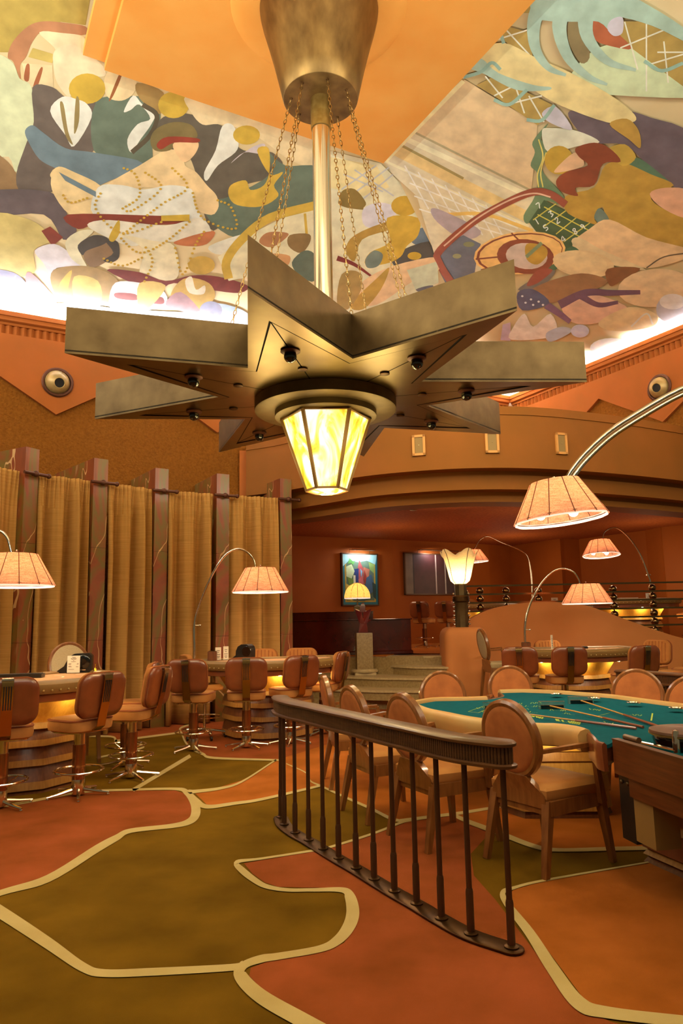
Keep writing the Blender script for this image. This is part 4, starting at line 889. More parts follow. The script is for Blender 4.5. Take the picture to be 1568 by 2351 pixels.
# ================================================================== FOREGROUND RAILING
rail_px = [(644.6, 1875), (652.6, 1892), (677.5, 1911), (708.7, 1928), (742, 1948), (777.6, 1969.5), (817.8, 1992), (859, 2017), (905.6, 2045), (956.8, 2073.5), (1013.6, 2107.4), (1081.5, 2142.6), (1174.7, 2173.5)]
RP = [G(u, v, .02) for u, v in rail_px]
def railing(P, lab, posts=True, hook=None, zt=.895):
    """P plan points from far to near"""
    cu = [(p.x, p.y) for p in crom([Vector((p[0], p[1], 0)) for p in P], 6)]
    r = thing('curved_railing', lab, 'railing', (P[len(P)//2][0], P[len(P)//2][1], 0))
    def capsule(w_, ext=0):
        A1 = offset_poly(cu, w_, False); A2 = offset_poly(cu, -w_, False); o = []
        def cap(c, p_from, p_to):
            v0 = Vector((p_from[0]-c[0], p_from[1]-c[1])); a0 = math.atan2(v0.y, v0.x); return [(c[0]+w_*math.cos(a0+PI*k/8), c[1]+w_*math.sin(a0+PI*k/8)) for k in range(1, 8)]
        o = A1 + cap(cu[-1], A1[-1], A2[-1])[::1] + A2[::-1] + cap(cu[0], A2[0], A1[0])
        return o
    c1 = capsule(.060)
    a_ = sum(c1[i][0]*c1[(i+1) % len(c1)][1]-c1[(i+1) % len(c1)][0]*c1[i][1] for i in range(len(c1)))
    if a_ < 0: c1 = c1[::-1]
    MB().loft(c1, [(-.01, zt-.028), (.006, zt-.022), (.008, zt-.01), (-.004, zt), (-.06, zt+.002)][:4]).obj('hand_rail', 'wood_brown', r)
    MB().loft(c1, [(-.006, .775), (.006, .778), (.008, .79), (-.004, .795)]).obj('lower_bead', 'wood_brown', r)
    core = offset_poly(c1, -.022); MB().loft(core, [(0, .79), (0, zt-.02)], smooth=False).obj('core', 'wood_dark', r)
    # reeds
    rd = offset_poly(c1, -.016); per = 0; mb = MB(); nxt = 0
    for i in range(len(rd)):
        p, q = Vector(rd[i]), Vector(rd[(i+1) % len(rd)]); l = (q-p).length; t = nxt
        while t < l:
            x_, y_ = p + (q-p)*(t/l); 
            vs = []; m6 = 6
            for z in (.792, zt-.022):
                for k in range(m6): vs.append((x_+.0072*math.cos(2*PI*k/m6), y_+.0072*math.sin(2*PI*k/m6), z))
            mb.add(vs, [(k, (k+1) % m6, (k+1) % m6+m6, k+m6) for k in range(m6)], True); t += .0165
        nxt = t-l
    o = mb.obj('reeds', 'wood_brown', r, fix=False); o['kind'] = 'stuff'
    if posts:
        b1 = capsule(.055); 
        a_ = sum(b1[i][0]*b1[(i+1) % len(b1)][1]-b1[(i+1) % len(b1)][0]*b1[i][1] for i in range(len(b1)))
        if a_ < 0: b1 = b1[::-1]
        MB().loft(b1, [(0, .007), (0, .014), (-.006, .018)]).obj('floor_plate', 'bronze_dark', r)
        for p in P:
            q = MB().lathe([(.0135, .2), (.0135, .79)], 14, (p[0], p[1], 0)).obj('baluster', 'baluster_bronze', r)
            MB().lathe([(.018, .02), (.018, .2), (.0145, .215)], 14, (p[0], p[1], 0)).obj('sleeve', 'baluster_bronze', q)
            MB().lathe([(.033, .017), (.033, .024), (.020, .030)], 16, (p[0], p[1], 0)).obj('foot_flange', 'bronze_dark', q)
    return r
railing([(p.x, p.y) for p in RP], 'long curved bronze balustrade with reeded wooden handrail in the foreground')

# ================================================================== ROULETTE TABLE
ZT = .75
far_felt = [(954, 1618), (1000, 1610), (1060, 1609), (1120, 1607), (1150, 1602), (1158, 1597), (1150, 1591.5), (1200, 1590), (1270, 1592.5), (1340, 1598), (1400, 1603), (1480, 1614), (1568, 1626), (1640, 1640)]
near_felt = [(1640, 1770), (1568, 1735), (1480, 1716), (1413, 1700), (1400, 1708), (1393, 1710), (1378, 1705), (1370, 1695), (1358, 1685), (1334, 1677), (1281, 1670), (1225, 1668), (1110, 1657), (1040, 1644), (985, 1632)]
ff = [G(u, v, ZT) for u, v in far_felt]; nf_ = [G(u, v, ZT) for u, v in near_felt]
t = thing('roulette_table', 'large green felt roulette table with padded tan armrest and wooden wheel end', 'table', (1.8, 5.4, 0))
outline = [(p.x, p.y) for p in nf_ + ff][::-1]
def ccw(P):
    a_ = sum(P[i][0]*P[(i+1) % len(P)][1]-P[(i+1) % len(P)][0]*P[i][1] for i in range(len(P)))
    return P if a_ > 0 else P[::-1]
outline = ccw(outline)
MB().prism(outline, ZT-.02, ZT).obj('felt', 'felt_green', t)
MB().prism(offset_poly(outline, -.02), ZT-.12, ZT-.021).obj('frame', 'wood_red_h', t)
def pad(P, name, m='leather', wd=.085, h=.03, parent=t, drop=.10, side=1):
    """rounded armrest swept along an open plan line, outside of it"""
    cu = [(p.x, p.y) for p in crom([Vector((p[0], p[1], 0)) for p in P], 5)]
    prof = [(0, ZT-.0), (side*.012, ZT+h*.8), (side*wd*.4, ZT+h), (side*wd*.8, ZT+h*.6), (side*wd, ZT-.005), (side*wd*.98, ZT-.05), (side*wd*.8, ZT-drop), (0, ZT-drop)]
    return MB().loft(cu, prof, True, False, closeprof=True).obj(name, m, parent)
# near armrest (viewer side) runs left to right, far armrest along the back
nearl = [(p.x, p.y) for p in nf_[8:]][::-1]
L0 = (ff[0].x, ff[0].y)
pad([L0] + nearl, 'armrest', side=1)
farl = [(p.x, p.y) for p in ff[6:]]
pad(farl, 'armrest', side=-1)
pad([(p.x, p.y) for p in ff[0:4]], 'armrest', side=-1)
pad([(p.x, p.y) for p in ff[3:7]], 'dealer_cove', 'wood_brown', .03, .01, drop=.06, side=-1)
pad([(p.x, p.y) for p in nf_[5:9]][::-1], 'wood_curl', 'wood_red', .03, .012, drop=.14)
# cup rings on the far armrest
for u, v in ((1277, 1595.5), (1363, 1605), (1454, 1615.5), (1553, 1628)):
    p = G(u, v-1.5, ZT+.028); MB().lathe([(.052, p.z), (.052, p.z+.006), (.040, p.z+.007), (.036, p.z-.0)], 18, (p.x, p.y, 0)).obj('cup_ring', 'chrome', t)
# wooden wheel end: high fascia and body
e0 = G(1413, 1697, ZT+.035); e1_ = G(1568, 1742, ZT+.035); e2_ = e1_ + (e1_-e0)*1.4
d = (e2_-e0); d.z = 0; d.normalize(); nv = Vector((d.y, -d.x, 0))
if nv.y > 0: nv = -nv
def slab(z0, z1, a0, a1, o0, o1, nm, m, par=t):
    p0 = e0 + d*a0; p1 = e0 + d*a1
    P = [(p0+nv*o0), (p1+nv*o0), (p1+nv*o1), (p0+nv*o1)]
    return MB().prism([(q.x, q.y) for q in P], z0, z1).obj(nm, m, par)
Le = 2.2
fa = slab(ZT-.14, ZT+.035, 0, Le, -.015, .02, 'wheel_fascia', 'wood_red_h'); slab(ZT+.035, ZT+.041, 0, Le, -.018, .024, 'fascia_edge', 'wood_brown', fa)
slab(ZT-.24, ZT-.14, .10, Le, -.6, .0, 'under_body', 'wood_red_h')
p = e0 + d*.03 - nv*.04; q = p + d*.13; MB().tube([(p.x, p.y, ZT+.05), (q.x, q.y, ZT+.05)], .016, 10).obj('chip_roll', 'wood_brown', t)
# black drop box under the wheel end (separate thing)
bxr = thing('drop_box', 'black and tan metal drop box hung under the wheel end', 'box', tuple(G(1430, 1900, .2)))
b0 = G(1392, 1762, .50); 
P0 = e0 + d*(-.05) - nv*.02; 
def dbox(u0, u1, a0, a1, z0, z1, nm, m, tilt=0):
    p0 = e0 + d*u0; p1 = e0 + d*u1
    v = []
    for z, k in ((z0, tilt), (z1, 0)):
        v += [(p0 + nv*a0 + d*k).xy.to_3d() + Vector((0, 0, z)), (p1 + nv*a0).xy.to_3d() + Vector((0, 0, z)), (p1 + nv*a1).xy.to_3d() + Vector((0, 0, z)), (p0 + nv*a1 + d*k).xy.to_3d() + Vector((0, 0, z))]
    return MB().add(v, [(3, 2, 1, 0), (4, 5, 6, 7), (0, 1, 5, 4), (1, 2, 6, 5), (2, 3, 7, 6), (3, 0, 4, 7)]).obj(nm, m, bxr)
dbox(-.03, .10, -.16, -.02, .27, .61, 'black_front', 'black_plastic'); dbox(.10, .27, -.16, -.02, .29, .51, 'tan_side', 'leather_olive', 0)
for a_ in (-.00, .06):
    q = e0 + d*a_ - nv*.018; MB().ball((q.x, q.y, .565), .012, 8, 6).obj('lock_knob', 'bronze', bxr)
# banded table bases
def banded_base(name, P, zs, parent, mats=None, step=.022):
    """stack of slightly flaring bands, each its own part"""
    P = ccw(P)
    for i, (z0, z1, m_) in enumerate(zs):
        MB().loft(P, [(step, z0), (step*.2, z1)], smooth=False).obj('wood_band' if 'glow' not in m_ else 'lit_panel', m_, parent)
def octa(cx, cy, rx, ry, a0=PI/8, n=8): return [(cx+rx*math.cos(a0+2*PI*k/n), cy+ry*math.sin(a0+2*PI*k/n)) for k in range(n)]
B1 = [(1.20, 5.68), (1.30, 5.49), (1.83, 5.46), (1.95, 5.60), (2.05, 6.0), (1.9, 6.25), (1.4, 6.25), (1.2, 6.0)]
banded_base('b', B1, [(.0, .05, 'wood_dark'), (.05, .17, 'wood_gold'), (.17, .29, 'wood_light'), (.29, .40, 'wood_gold'), (.40, .47, 'wood_light'), (.47, .625, 'glow_panel')], t)
b2a = G(1499, 1979, 0); b2b = G(1568, 2010, 0)
dd = (b2b-b2a).normalized(); nb_ = Vector((-dd.y, dd.x, 0)); nb_ = nb_ if nb_.y > 0 else -nb_
B2 = [b2a, b2a+dd*1.6, b2a+dd*1.6+nb_*.9, b2a+nb_*.9+dd*.1, b2a + nb_*.15 - dd*.03]
banded_base('b', [(q.x, q.y) for q in B2], [(.0, .045, 'wood_dark'), (.045, .085, 'wood_light'), (.085, .22, 'wood_red'), (.22, .275, 'wood_light'), (.275, .40, 'wood_red'), (.40, .50, 'wood_light'), (.50, .52, 'wood_red')], t, step=.04)
# felt layout print: rows of small yellow-green lettering strokes and boxes
lay = MB()
def fq(x0, y0, x1, y1, wd=.006, z=ZT+.0015):
    p, q = G(x0, y0, ZT), G(x1, y1, ZT); d_ = (q-p).normalized(); n_ = Vector((-d_.y, d_.x, 0))*wd*.5
    lay.add([(p-n_).xy.to_3d()+Vector((0, 0, z)), (q-n_).xy.to_3d()+Vector((0, 0, z)), (q+n_).xy.to_3d()+Vector((0, 0, z)), (p+n_).xy.to_3d()+Vector((0, 0, z))], [(0, 1, 2, 3)])
rl = random.Random(3)
def glyphs(x0, y0, x1, y1, n, h=3.0, wd=.005):
    for i in range(n):
        t_ = (i+.5)/n; x, y = x0+(x1-x0)*t_, y0+(y1-y0)*t_; w_ = (x1-x0)/n*.35
        k = rl.random()
        if k < .4: fq(x-w_, y-h/2, x+w_, y+h/2, wd)
        elif k < .8: fq(x-w_, y+h/2, x+w_*.6, y-h/2, wd); fq(x-w_*.4, y+h*.1, x+w_, y+h*.2, wd)
        else: fq(x-w_, y+h*.3, x+w_, y+h*.3, wd)
for r_ in ((1093, 1627, 1128, 1620, 6), (1105, 1635, 1130, 1625, 5), (1150, 1618, 1200, 1616, 9), (1217, 1615, 1243, 1613, 5), (1180, 1622, 1215, 1621, 7), (1165, 1629, 1215, 1628, 8), (1218, 1622, 1262, 1621, 8), (1205, 1634, 1235, 1636, 6), (1262, 1630, 1300, 1632, 8), (1290, 1637, 1320, 1641, 6), (1352, 1628, 1380, 1631, 6), (1445, 1641, 1475, 1643, 5), (1385, 1657, 1410, 1662, 4)): glyphs(*r_)
glyphs(1210, 1641, 1248, 1649, 8, 5, .011); glyphs(1275, 1653, 1333, 1662, 12, 5, .012)
fq(1075, 1634, 1112, 1621); fq(1075, 1634, 1098, 1637); fq(1098, 1637, 1128, 1624); fq(1495, 1655, 1498, 1638, .01); fq(1370, 1645, 1400, 1637, .005)
o = lay.obj('layout_print', 'felt_print', t, fix=False); o['kind'] = 'stuff'
# wheel under its wooden cover
wc = G(1585, 1672, ZT+.10)
Rw = (G(1585, 1668, ZT+.09)-G(1493, 1662, ZT+.09)).length
wh = MB().lathe([(Rw*.86, ZT+.001), (Rw*.93, ZT+.05), (Rw*.9, ZT+.075)], 48, (wc.x, wc.y, 0)).obj('wheel_bowl', 'black_gloss', t)
MB().lathe([(Rw*.97, ZT+.075), (Rw, ZT+.082), (Rw*.985, ZT+.094), (Rw*.5, ZT+.105), (.001, ZT+.108)], 56, (wc.x, wc.y, 0)).obj('wheel_cover', 'wood_brown', wh)
MB().lathe([(Rw*.975, ZT+.068), (Rw*1.004, ZT+.072), (Rw*1.004, ZT+.080), (Rw*.975, ZT+.0805)], 56, (wc.x, wc.y, 0)).obj('brass_rim', 'bronze_pale', wh)
p = G(1552, 1696, ZT+.07); MB().lathe([(.02, ZT+.0), (.02, ZT+.085), (.014, ZT+.11), (.001, ZT+.115)], 12, (p.x, p.y, 0)).obj('cover_latch', 'chrome', wh)
# steel chip rack strip by the wheel
p = G(1470, 1712, ZT); q = G(1560, 1732, ZT)
rk = tag(MB().tube([(p.x, p.y+.03, ZT+.012), (q.x, q.y+.03, ZT+.012)], .011, 8).obj('chip_rail', 'chrome', None), 'thin polished steel rail lying on the felt beside the wheel', 'rail')
# croupier rakes with clear heads
for k, (h, e, lb, hc_) in enumerate((((1133, 1629), (1460, 1665), 'long wooden croupier rake lying nearest the armrest', (1130, 1630)), ((1263, 1620), (1476, 1662), 'wooden croupier rake in the middle of the green felt', (1268, 1628)), ((1334, 1608), (1510, 1660), 'light wooden croupier rake farthest back, pointing at the wheel', (1335, 1616)))):
    p, q = G(*h, ZT+.03), G(*e, ZT+.03)
    r = thing('croupier_rake', lb, 'rake', (p.x, p.y, ZT), 0, 'croupier rakes on the felt')
    dq = (q-p).normalized(); j = p + (q-p)*.62
    p.z = ZT+.028; q.z = ZT+.011; j.z = ZT+.018
    MB().tube([p, j], .0055, 8).obj('shaft', 'wood_gold', r); MB().tube([j, q], .0085, 8).obj('grip', 'wood_red', r)
    c_ = G(*hc_, ZT); sx = Vector((1, -.12, 0)).normalized(); sy = Vector((-sx.y, sx.x, 0)); Mx = Matrix((sx, sy, Vector((0, 0, 1)))).transposed().to_4x4(); Mx.translation = (c_.x, c_.y, ZT)
    hw = .055 if k == 0 else .085
    MB().box(-hw, hw, -.012, .012, .002, .03, M=Mx).obj('rake_head', 'black_gloss', r)
    MB().box(-hw-.012, hw+.012, .014, .05, .001, .055, M=Mx).obj('clear_guard', 'clear', r)
# ================================================================== BAR STOOLS
def rrect(w_, h_, r_, n=6):
    o = []
    for cx_, cy_, a0 in ((w_-r_, h_-r_, 0), (-w_+r_, h_-r_, PI/2), (-w_+r_, -h_+r_, PI), (w_-r_, -h_+r_, 1.5*PI)):
        o += [(cx_+r_*math.cos(a0+PI/2*k/n), cy_+r_*math.sin(a0+PI/2*k/n)) for k in range(n+1)]
    return o
def loftM(P, prof, M, mb=None, smooth=True):
    """loft in a local frame (outline in xy, depth z) then placed by M"""
    k = MB().loft(P, prof, smooth); mb = mb or MB()
    return mb.add([M @ v for v in k.v], k.f, smooth)
def make_stool():
    """faces +y (seat front), backrest at -y"""
    r = thing('bar_stool', '', 'stool')
    seat = rrect(.215, .205, .09)
    MB().loft(seat, [(-.02, .553), (.002, .565), (.010, .60), (.006, .645), (-.02, .664), (-.09, .670)]).obj('seat', 'velvet_seat', r)
    MB().loft(seat, [(.002, .642), (.013, .647), (.011, .654), (-.006, .658)]).obj('seat_piping', 'velvet_dark', r)
    MB().loft(rrect(.19, .18, .08), [(0, .543), (0, .555)]).obj('seat_plate', 'chrome', r)
    # backrest in tilted frame: outline x (width), y(height) ; depth = local z
    Mb = Matrix.Translation((0, -.262, .86)) @ Matrix.Rotation(math.radians(-90+10), 4, 'X') @ Matrix.Scale(-1, 4, (0, 0, 1))
    bo = rrect(.232, .185, .10, 8)
    # depth: towards seat (+y) is cushion, towards -y is shell
    Mb = Matrix.Translation((0, -.262, .86)) @ Matrix.Rotation(math.radians(90+9), 4, 'X')
    loftM(bo, [(-.02, -.005), (0, .004), (.002, .022), (-.012, .036), (-.05, .044)], Mb).obj('back_shell', 'wood_red', r)
    cu = loftM(bo, [(-.004, -.006), (.004, -.03), (-.012, -.052), (-.06, -.062)], Mb).obj('back_cushion', 'velvet', r)
    ch_ = MB()
    for k in range(-3, 4):
        x = k*.055; hh = .165*math.sqrt(max(.15, 1-(abs(x)/.24)**3))
        a_ = Mb @ Vector((x, -hh, -.062)); b_ = Mb @ Vector((x, hh, -.062)); ch_.tube([a_, b_], .0045, 5)
    ch_.obj('channel_seams', 'velvet_dark', cu)
    loftM(bo, [(.0, -.008), (.009, -.004), (.009, .003), (.0, .006)], Mb).obj('back_piping', 'velvet_dark', r)
    # metal bracket: up from under the seat, over the back shell
    pth = [(0, -.12, .568), (0, -.215, .566), (0, -.268, .60), (0, -.288, .70), (0, -.318, .80), (0, -.345, .95), (0, -.352, 1.01), (0, -.345, 1.035), (0, -.315, 1.045)]
    v = []; 
    for i, p in enumerate(pth):
        a_ = Vector(pth[max(i-1, 0)]); b_ = Vector(pth[min(i+1, len(pth)-1)]); t_ = (b_-a_).normalized(); n_ = Vector((0, t_.z, -t_.y))
        for sx in (-.043, .043):
            for so in (-.005, .005): v.append(Vector(p) + Vector((sx, 0, 0)) + n_*so)
    mb = MB(); k_ = len(pth)
    fs = []
    for i in range(k_-1):
        b0, b1 = i*4, (i+1)*4; fs += [(b0, b0+1, b1+1, b1), (b0+1, b0+3, b1+3, b1+1), (b0+3, b0+2, b1+2, b1+3), (b0+2, b0, b1, b1+2)]
    fs += [(0, 1, 3, 2), (k_*4-4, k_*4-2, k_*4-1, k_*4-3)]
    br = mb.add(v, fs).obj('back_bracket', 'bracket_metal', r)
    MB().box(-.044, .044, -.362, -.312, 1.03, 1.046).obj('bracket_cap', 'chrome', br)
    sl = MB()
    for k in range(4):
        x = -.027+k*.018; sl.add([(x-.004, -.3245, .80), (x+.004, -.3245, .80), (x+.004, -.359, .985), (x-.004, -.359, .985)], [(0, 1, 2, 3)])
    sl.obj('bracket_slots', 'black_matte', br)
    col_ = MB().lathe([(.055, .13), (.055, .43)], 20).obj('column', 'column_brown', r)
    MB().lathe([(.048, .43), (.048, .56), (.09, .565)], 20).obj('column_sleeve', 'chrome', r)
    MB().lathe([(.0565, .02), (.0565, .135), (.0555, .14)], 20).obj('column_foot', 'chrome', r)
    ft = MB().tube([(.205*math.cos(2*PI*k/32), .205*math.sin(2*PI*k/32), .215) for k in range(32)], .0095, 8, closed=True).obj('foot_ring', 'chrome', r)
    for k in range(4):
        a_ = PI/4+k*PI/2; MB().tube([(.05*math.cos(a_), .05*math.sin(a_), .165), (.205*math.cos(a_), .205*math.sin(a_), .215)], .007, 6).obj('spoke', 'chrome', ft)
    for k in range(5):
        a_ = 2*PI*k/5+.3; c_, s_ = math.cos(a_), math.sin(a_)
        lg = MB().tube([(.04*c_, .04*s_, .058), (.16*c_, .16*s_, .036), (.265*c_, .265*s_, .022)], .013, 8, rs=[.016, .014, .011]).obj('leg', 'chrome', r)
        MB().lathe([(.012, .0), (.014, .006), (.01, .016)], 10, (.255*c_, .255*s_, 0)).obj('glide', 'chrome', lg)
    return r
mat('bracket_metal', (176, 140, 84), .22, 1.)
mat('column_brown', (150, 96, 58), .18, .85)
mat('back_shell', (112, 44, 20), .3)
st0 = make_stool()
GRP = 'swivel bar stools round the card tables'
first = [True]
def stool(x, y, face, lab, z=0, group=GRP):
    """face = plan angle (deg) the sitter looks towards"""
    rz = math.radians(face-90)
    o = st0 if first[0] else dup(st0); first[0] = False
    if o is st0: KIDS.clear(); dupcache()
    o.location = (x, y, z); o.rotation_euler = (0, 0, rz); o['label'] = lab; o['group'] = group
    return o
def dupcache():
    def rec(o):
        KIDS[o.name] = [x for x in bpy.data.objects if x.parent == o]
        for k in KIDS[o.name]: rec(k)
    rec(st0)
def gp(u, v, z=0): p = G(u, v, z); return p.x, p.y
stool(*gp(-2, 1856), 118, 'brown velvet bar stool cut by the left edge of the picture')
stool(*gp(178.6, 1827), 148, 'bar stool with slotted metal back bracket, second from the left')
stool(*gp(300, 1787), 168, 'bar stool seen from the side between card table and curtains')
stool(*gp(287, 1760), 185, 'bar stool half hidden behind the side-on stool by the near card table')
stool(*gp(444, 1724), 84, 'bar stool with worn backrest standing before the tan curtains, left of the middle card table')
stool(*gp(566, 1717), 97, 'bar stool in front of the banded base of the middle card table')
stool(*gp(668, 1707), 124, 'bar stool angled left behind the far end of the railing')
stool(*gp(743, 1685), 160, 'bar stool facing left at the right end of the middle card table, before the pedestal')
stool(2.46, 10.15, 72, 'bar stool at the left end of the back card table, right of the newel block')
stool(2.99, 9.98, 91, 'bar stool seen squarely from behind at the back card table')
stool(3.86, 9.85, 108, 'bar stool in front of the right half of the back card table')
stool(4.62, 10.3, 140, 'dark bar stool at the right of the back card table, in front')
stool(5.05, 10.75, 150, 'bar stool farthest right at the back card table')
stool(4.75, 11.4, 215, 'bar stool with channelled tan back behind the right end of the back card table')
stool(3.50, 12.1, 280, 'tan channelled stool back on the dealer side of the back card table')
stool(-1.25, 10.78, 270, 'channelled tan stool back on the dealer side of the middle table, left one')
stool(-.67, 10.78, 265, 'channelled tan stool back on the dealer side of the middle table, right one')
MG = 'bar stools on the raised floor'
stool(1.86, 16.7, 62, 'dark bar stool on the raised floor, left of the pair', .8, MG)
stool(2.44, 17.0, 70, 'dark bar stool on the raised floor, right of the pair', .8, MG)
stool(7.15, 14.9, 100, 'dark maroon stool at the right edge of the raised floor', .8, MG)
# dealer chair with castors by the middle table
def make_caster_stool(x, y, rz, lab):
    r = thing('dealer_stool', lab, 'stool')
    seat = rrect(.2, .2, .09)
    MB().loft(seat, [(-.02, .60), (0, .61), (.004, .64), (-.03, .675)]).obj('seat', 'velvet_seat', r)
    Mb = Matrix.Translation((0, -.24, .90)) @ Matrix.Rotation(math.radians(99), 4, 'X')
    loftM(rrect(.2, .16, .09), [(-.01, -.03), (0, -.02), (0, .02), (-.01, .03)], Mb).obj('backrest', 'velvet', r)
    MB().tube([(0, -.1, .6), (0, -.24, .62), (0, -.27, .85)], .014, 8).obj('back_post', 'chrome', r)
    MB().lathe([(.018, .12), (.018, .42), (.028, .43), (.028, .6)], 14).obj('column', 'chrome', r)
    MB().tube([(.2*math.cos(2*PI*k/24), .2*math.sin(2*PI*k/24), .27) for k in range(24)], .009, 6, closed=True).obj('foot_ring', 'chrome', r)
    for k in range(5):
        a_ = 2*PI*k/5; c_, s_ = math.cos(a_), math.sin(a_)
        l = MB().tube([(0, 0, .12), (.26*c_, .26*s_, .075)], .013, 7).obj('leg', 'chrome', r)
        MB().lathe([(.001, -.014), (.026, -.012), (.028, 0), (.026, .012), (.001, .014)], 12, (.26*c_, .26*s_, .028), M=Matrix.Rotation(PI/2, 3, 'X')).obj('castor', 'black_plastic', l)
    r.location = (x, y, 0); r.rotation_euler = (0, 0, rz); return r
make_caster_stool(-1.80, 9.42, math.radians(-60), 'dealer stool on black castors behind the left bar stool of the middle table')

# ================================================================== ROUND-BACKED ARMCHAIRS
def make_chair(seat_z=.48, top=.955, lab='', arms=True, tall=False, linen=False):
    """faces +y; oval back at -y"""
    r = thing('oval_back_chair', lab, 'chair')
    w_, dp = .245, .235
    seat = [(-w_*.86, -dp), (w_*.86, -dp), (w_, dp-.05), (w_*.85, dp), (-w_*.85, dp), (-w_, dp-.05)]
    sm = 'linen' if linen else 'velvet_seat'
    MB().loft(seat, [(0, seat_z-.075), (.008, seat_z-.06), (.010, seat_z-.02), (-.015, seat_z+.004), (-.07, seat_z+.010)]).obj('seat', sm, r)
    ap = MB()
    for x0, x1, y0, y1 in ((-w_+.01, w_-.01, dp-.03, dp-.005), (-w_+.03, w_-.03, -dp, -dp+.03), (-w_+.004, -w_+.03, -dp, dp-.02), (w_-.03, w_-.004, -dp, dp-.02)): ap.box(x0, x1, y0, y1, seat_z-.155, seat_z-.075)
    ap.obj('apron', 'wood_chair', r)
    hl = seat_z-.08
    for sx in (-1, 1):
        MB().quadbar((sx*w_*.84, -dp+.015, hl), (sx*(w_*.86+.02), -dp-.07, 0), (.028, .024), (.018, .016)).obj('leg', 'wood_chair', r)
        MB().quadbar((sx*(w_-.02), dp-.03, hl), (sx*(w_+.012), dp+.015, 0), (.026, .024), (.017, .016)).obj('leg', 'wood_chair', r)
    # oval back
    hb = (top - seat_z - .03)/2; cz = top - hb; rw = .215
    Mb = Matrix.Translation((0, -dp-.045, cz)) @ Matrix.Rotation(math.radians(90+10), 4, 'X')
    ov = lambda k_, n=36: [(rw*k_*math.cos(2*PI*i/n), hb*k_*math.sin(2*PI*i/n)) for i in range(n)]
    loftM(ov(.87), [(0, -.03), (.01, -.018), (.01, .018), (0, .028), (-.03, .033)], Mb).obj('back_pad', 'velvet_pad' if not linen else 'linen', r)
    ring = MB().loft(ov(1.0), [(.012, -.018), (.012, .018), (-.004, .030), (-.024, .026), (-.03, .0), (-.024, -.026), (-.004, -.030)], closeprof=True)
    k_ = MB().add([Mb @ v for v in ring.v], ring.f, True); k_.obj('back_frame', 'wood_chair', r)
    # splayed foot of the back
    MB().add([(-.10, -dp-.05, seat_z+.05), (.10, -dp-.05, seat_z+.05), (.205, -dp-.012, seat_z-.05), (-.205, -dp-.012, seat_z-.05), (-.09, -dp+.0, seat_z+.05), (.09, -dp+.0, seat_z+.05), (.20, -dp+.03, seat_z-.05), (-.20, -dp+.03, seat_z-.05),
              (.215, -dp-.012, seat_z-.12), (-.215, -dp-.012, seat_z-.12), (.21, -dp+.03, seat_z-.12), (-.21, -dp+.03, seat_z-.12)],
             [(0, 1, 2, 3), (4, 7, 6, 5), (1, 5, 6, 2), (0, 3, 7, 4), (0, 4, 5, 1), (3, 2, 8, 9), (7, 11, 10, 6), (2, 6, 10, 8), (3, 9, 11, 7), (9, 8, 10, 11)]).obj('back_yoke', 'wood_chair', r)
    if arms:
        za = seat_z+.205
        for sx in (-1, 1):
            arm = MB().quadbar((sx*.185, -dp-.05, za-.012), (sx*(w_+.03), dp-.12, za+.012), (.014, .011), (.021, .012), ax=(1, 0, 0)).obj('arm', 'wood_chair', r)
            MB().quadbar((sx*(w_+.03), dp-.12, za+.006), (sx*(w_+.014), dp-.045, seat_z-.13), (.012, .014), (.016, .024)).obj('arm_post', 'wood_chair', arm)
    if tall:
        MB().box(-w_, w_, dp-.0, dp+.02, seat_z-.45, seat_z-.42).obj('foot_rest', 'wood_chair', r)
    return r
mat('velvet_pad', (186, 110, 52), .8, col2=(150, 84, 34), scale=9)
mat('wood_chair', (146, 92, 46), .28, col2=(112, 64, 28), scale=6, stretch=(6, 6, .8), coat=.5)
c0 = make_chair(lab='oval-backed wooden armchair nearest the camera, behind the end of the railing')
def rec_cache(o):
    KIDS[o.name] = [x for x in bpy.data.objects if x.parent == o]
    for k in KIDS[o.name]: rec_cache(k)
rec_cache(c0)
CG = 'oval-backed armchairs at the roulette table'
def chair(x, y, face, lab, src=c0): 
    o = dup(src, (x, y, 0), math.radians(face-90), lab, CG); return o
c0['group'] = CG
c0.location = (1.225, 4.60, 0); c0.rotation_euler = (0, 0, math.radians(33-90))
chair(.66, 5.08, 28, 'oval-backed armchair second from the camera, seen through the railing')
chair(.33, 5.72, 24, 'oval-backed armchair third from the camera, behind the middle of the railing')
chair(.12, 6.75, 10, 'oval-backed armchair farthest along the near side of the green table')
p = G(1040, 1549, .955); chair(p.x, p.y+.1, -80, 'oval-backed chair in front of the newel block, across the green table')
p = G(1184, 1536, .955); chair(p.x, p.y+.1, -95, 'oval-backed chair across the green table, in front of the back card table')
p = G(1466, 1545, .955); chair(p.x, p.y+.1, -115, 'oval-backed chair across the green table, in front of the short reeded railing')
p = G(1590, 1562, .955); chair(p.x, p.y+.1, -125, 'oval-backed chair cut by the right edge, across the green table')
hc = make_chair(seat_z=.74, top=1.27, lab='tall pit chair with pale linen oval back beside the newel block', arms=True, tall=True, linen=True)
hc.location = (2.52, 11.75, 0); hc.rotation_euler = (0, 0, math.radians(8-90))
lc = make_chair(seat_z=.74, top=1.26, lab='tall chair with pale linen oval back between near card table and curtains', arms=True, tall=True, linen=True)
p = G(143, 1478, 1.26); lc.location = (p.x+.05, p.y+.2, 0); lc.rotation_euler = (0, 0, math.radians(-60-90))

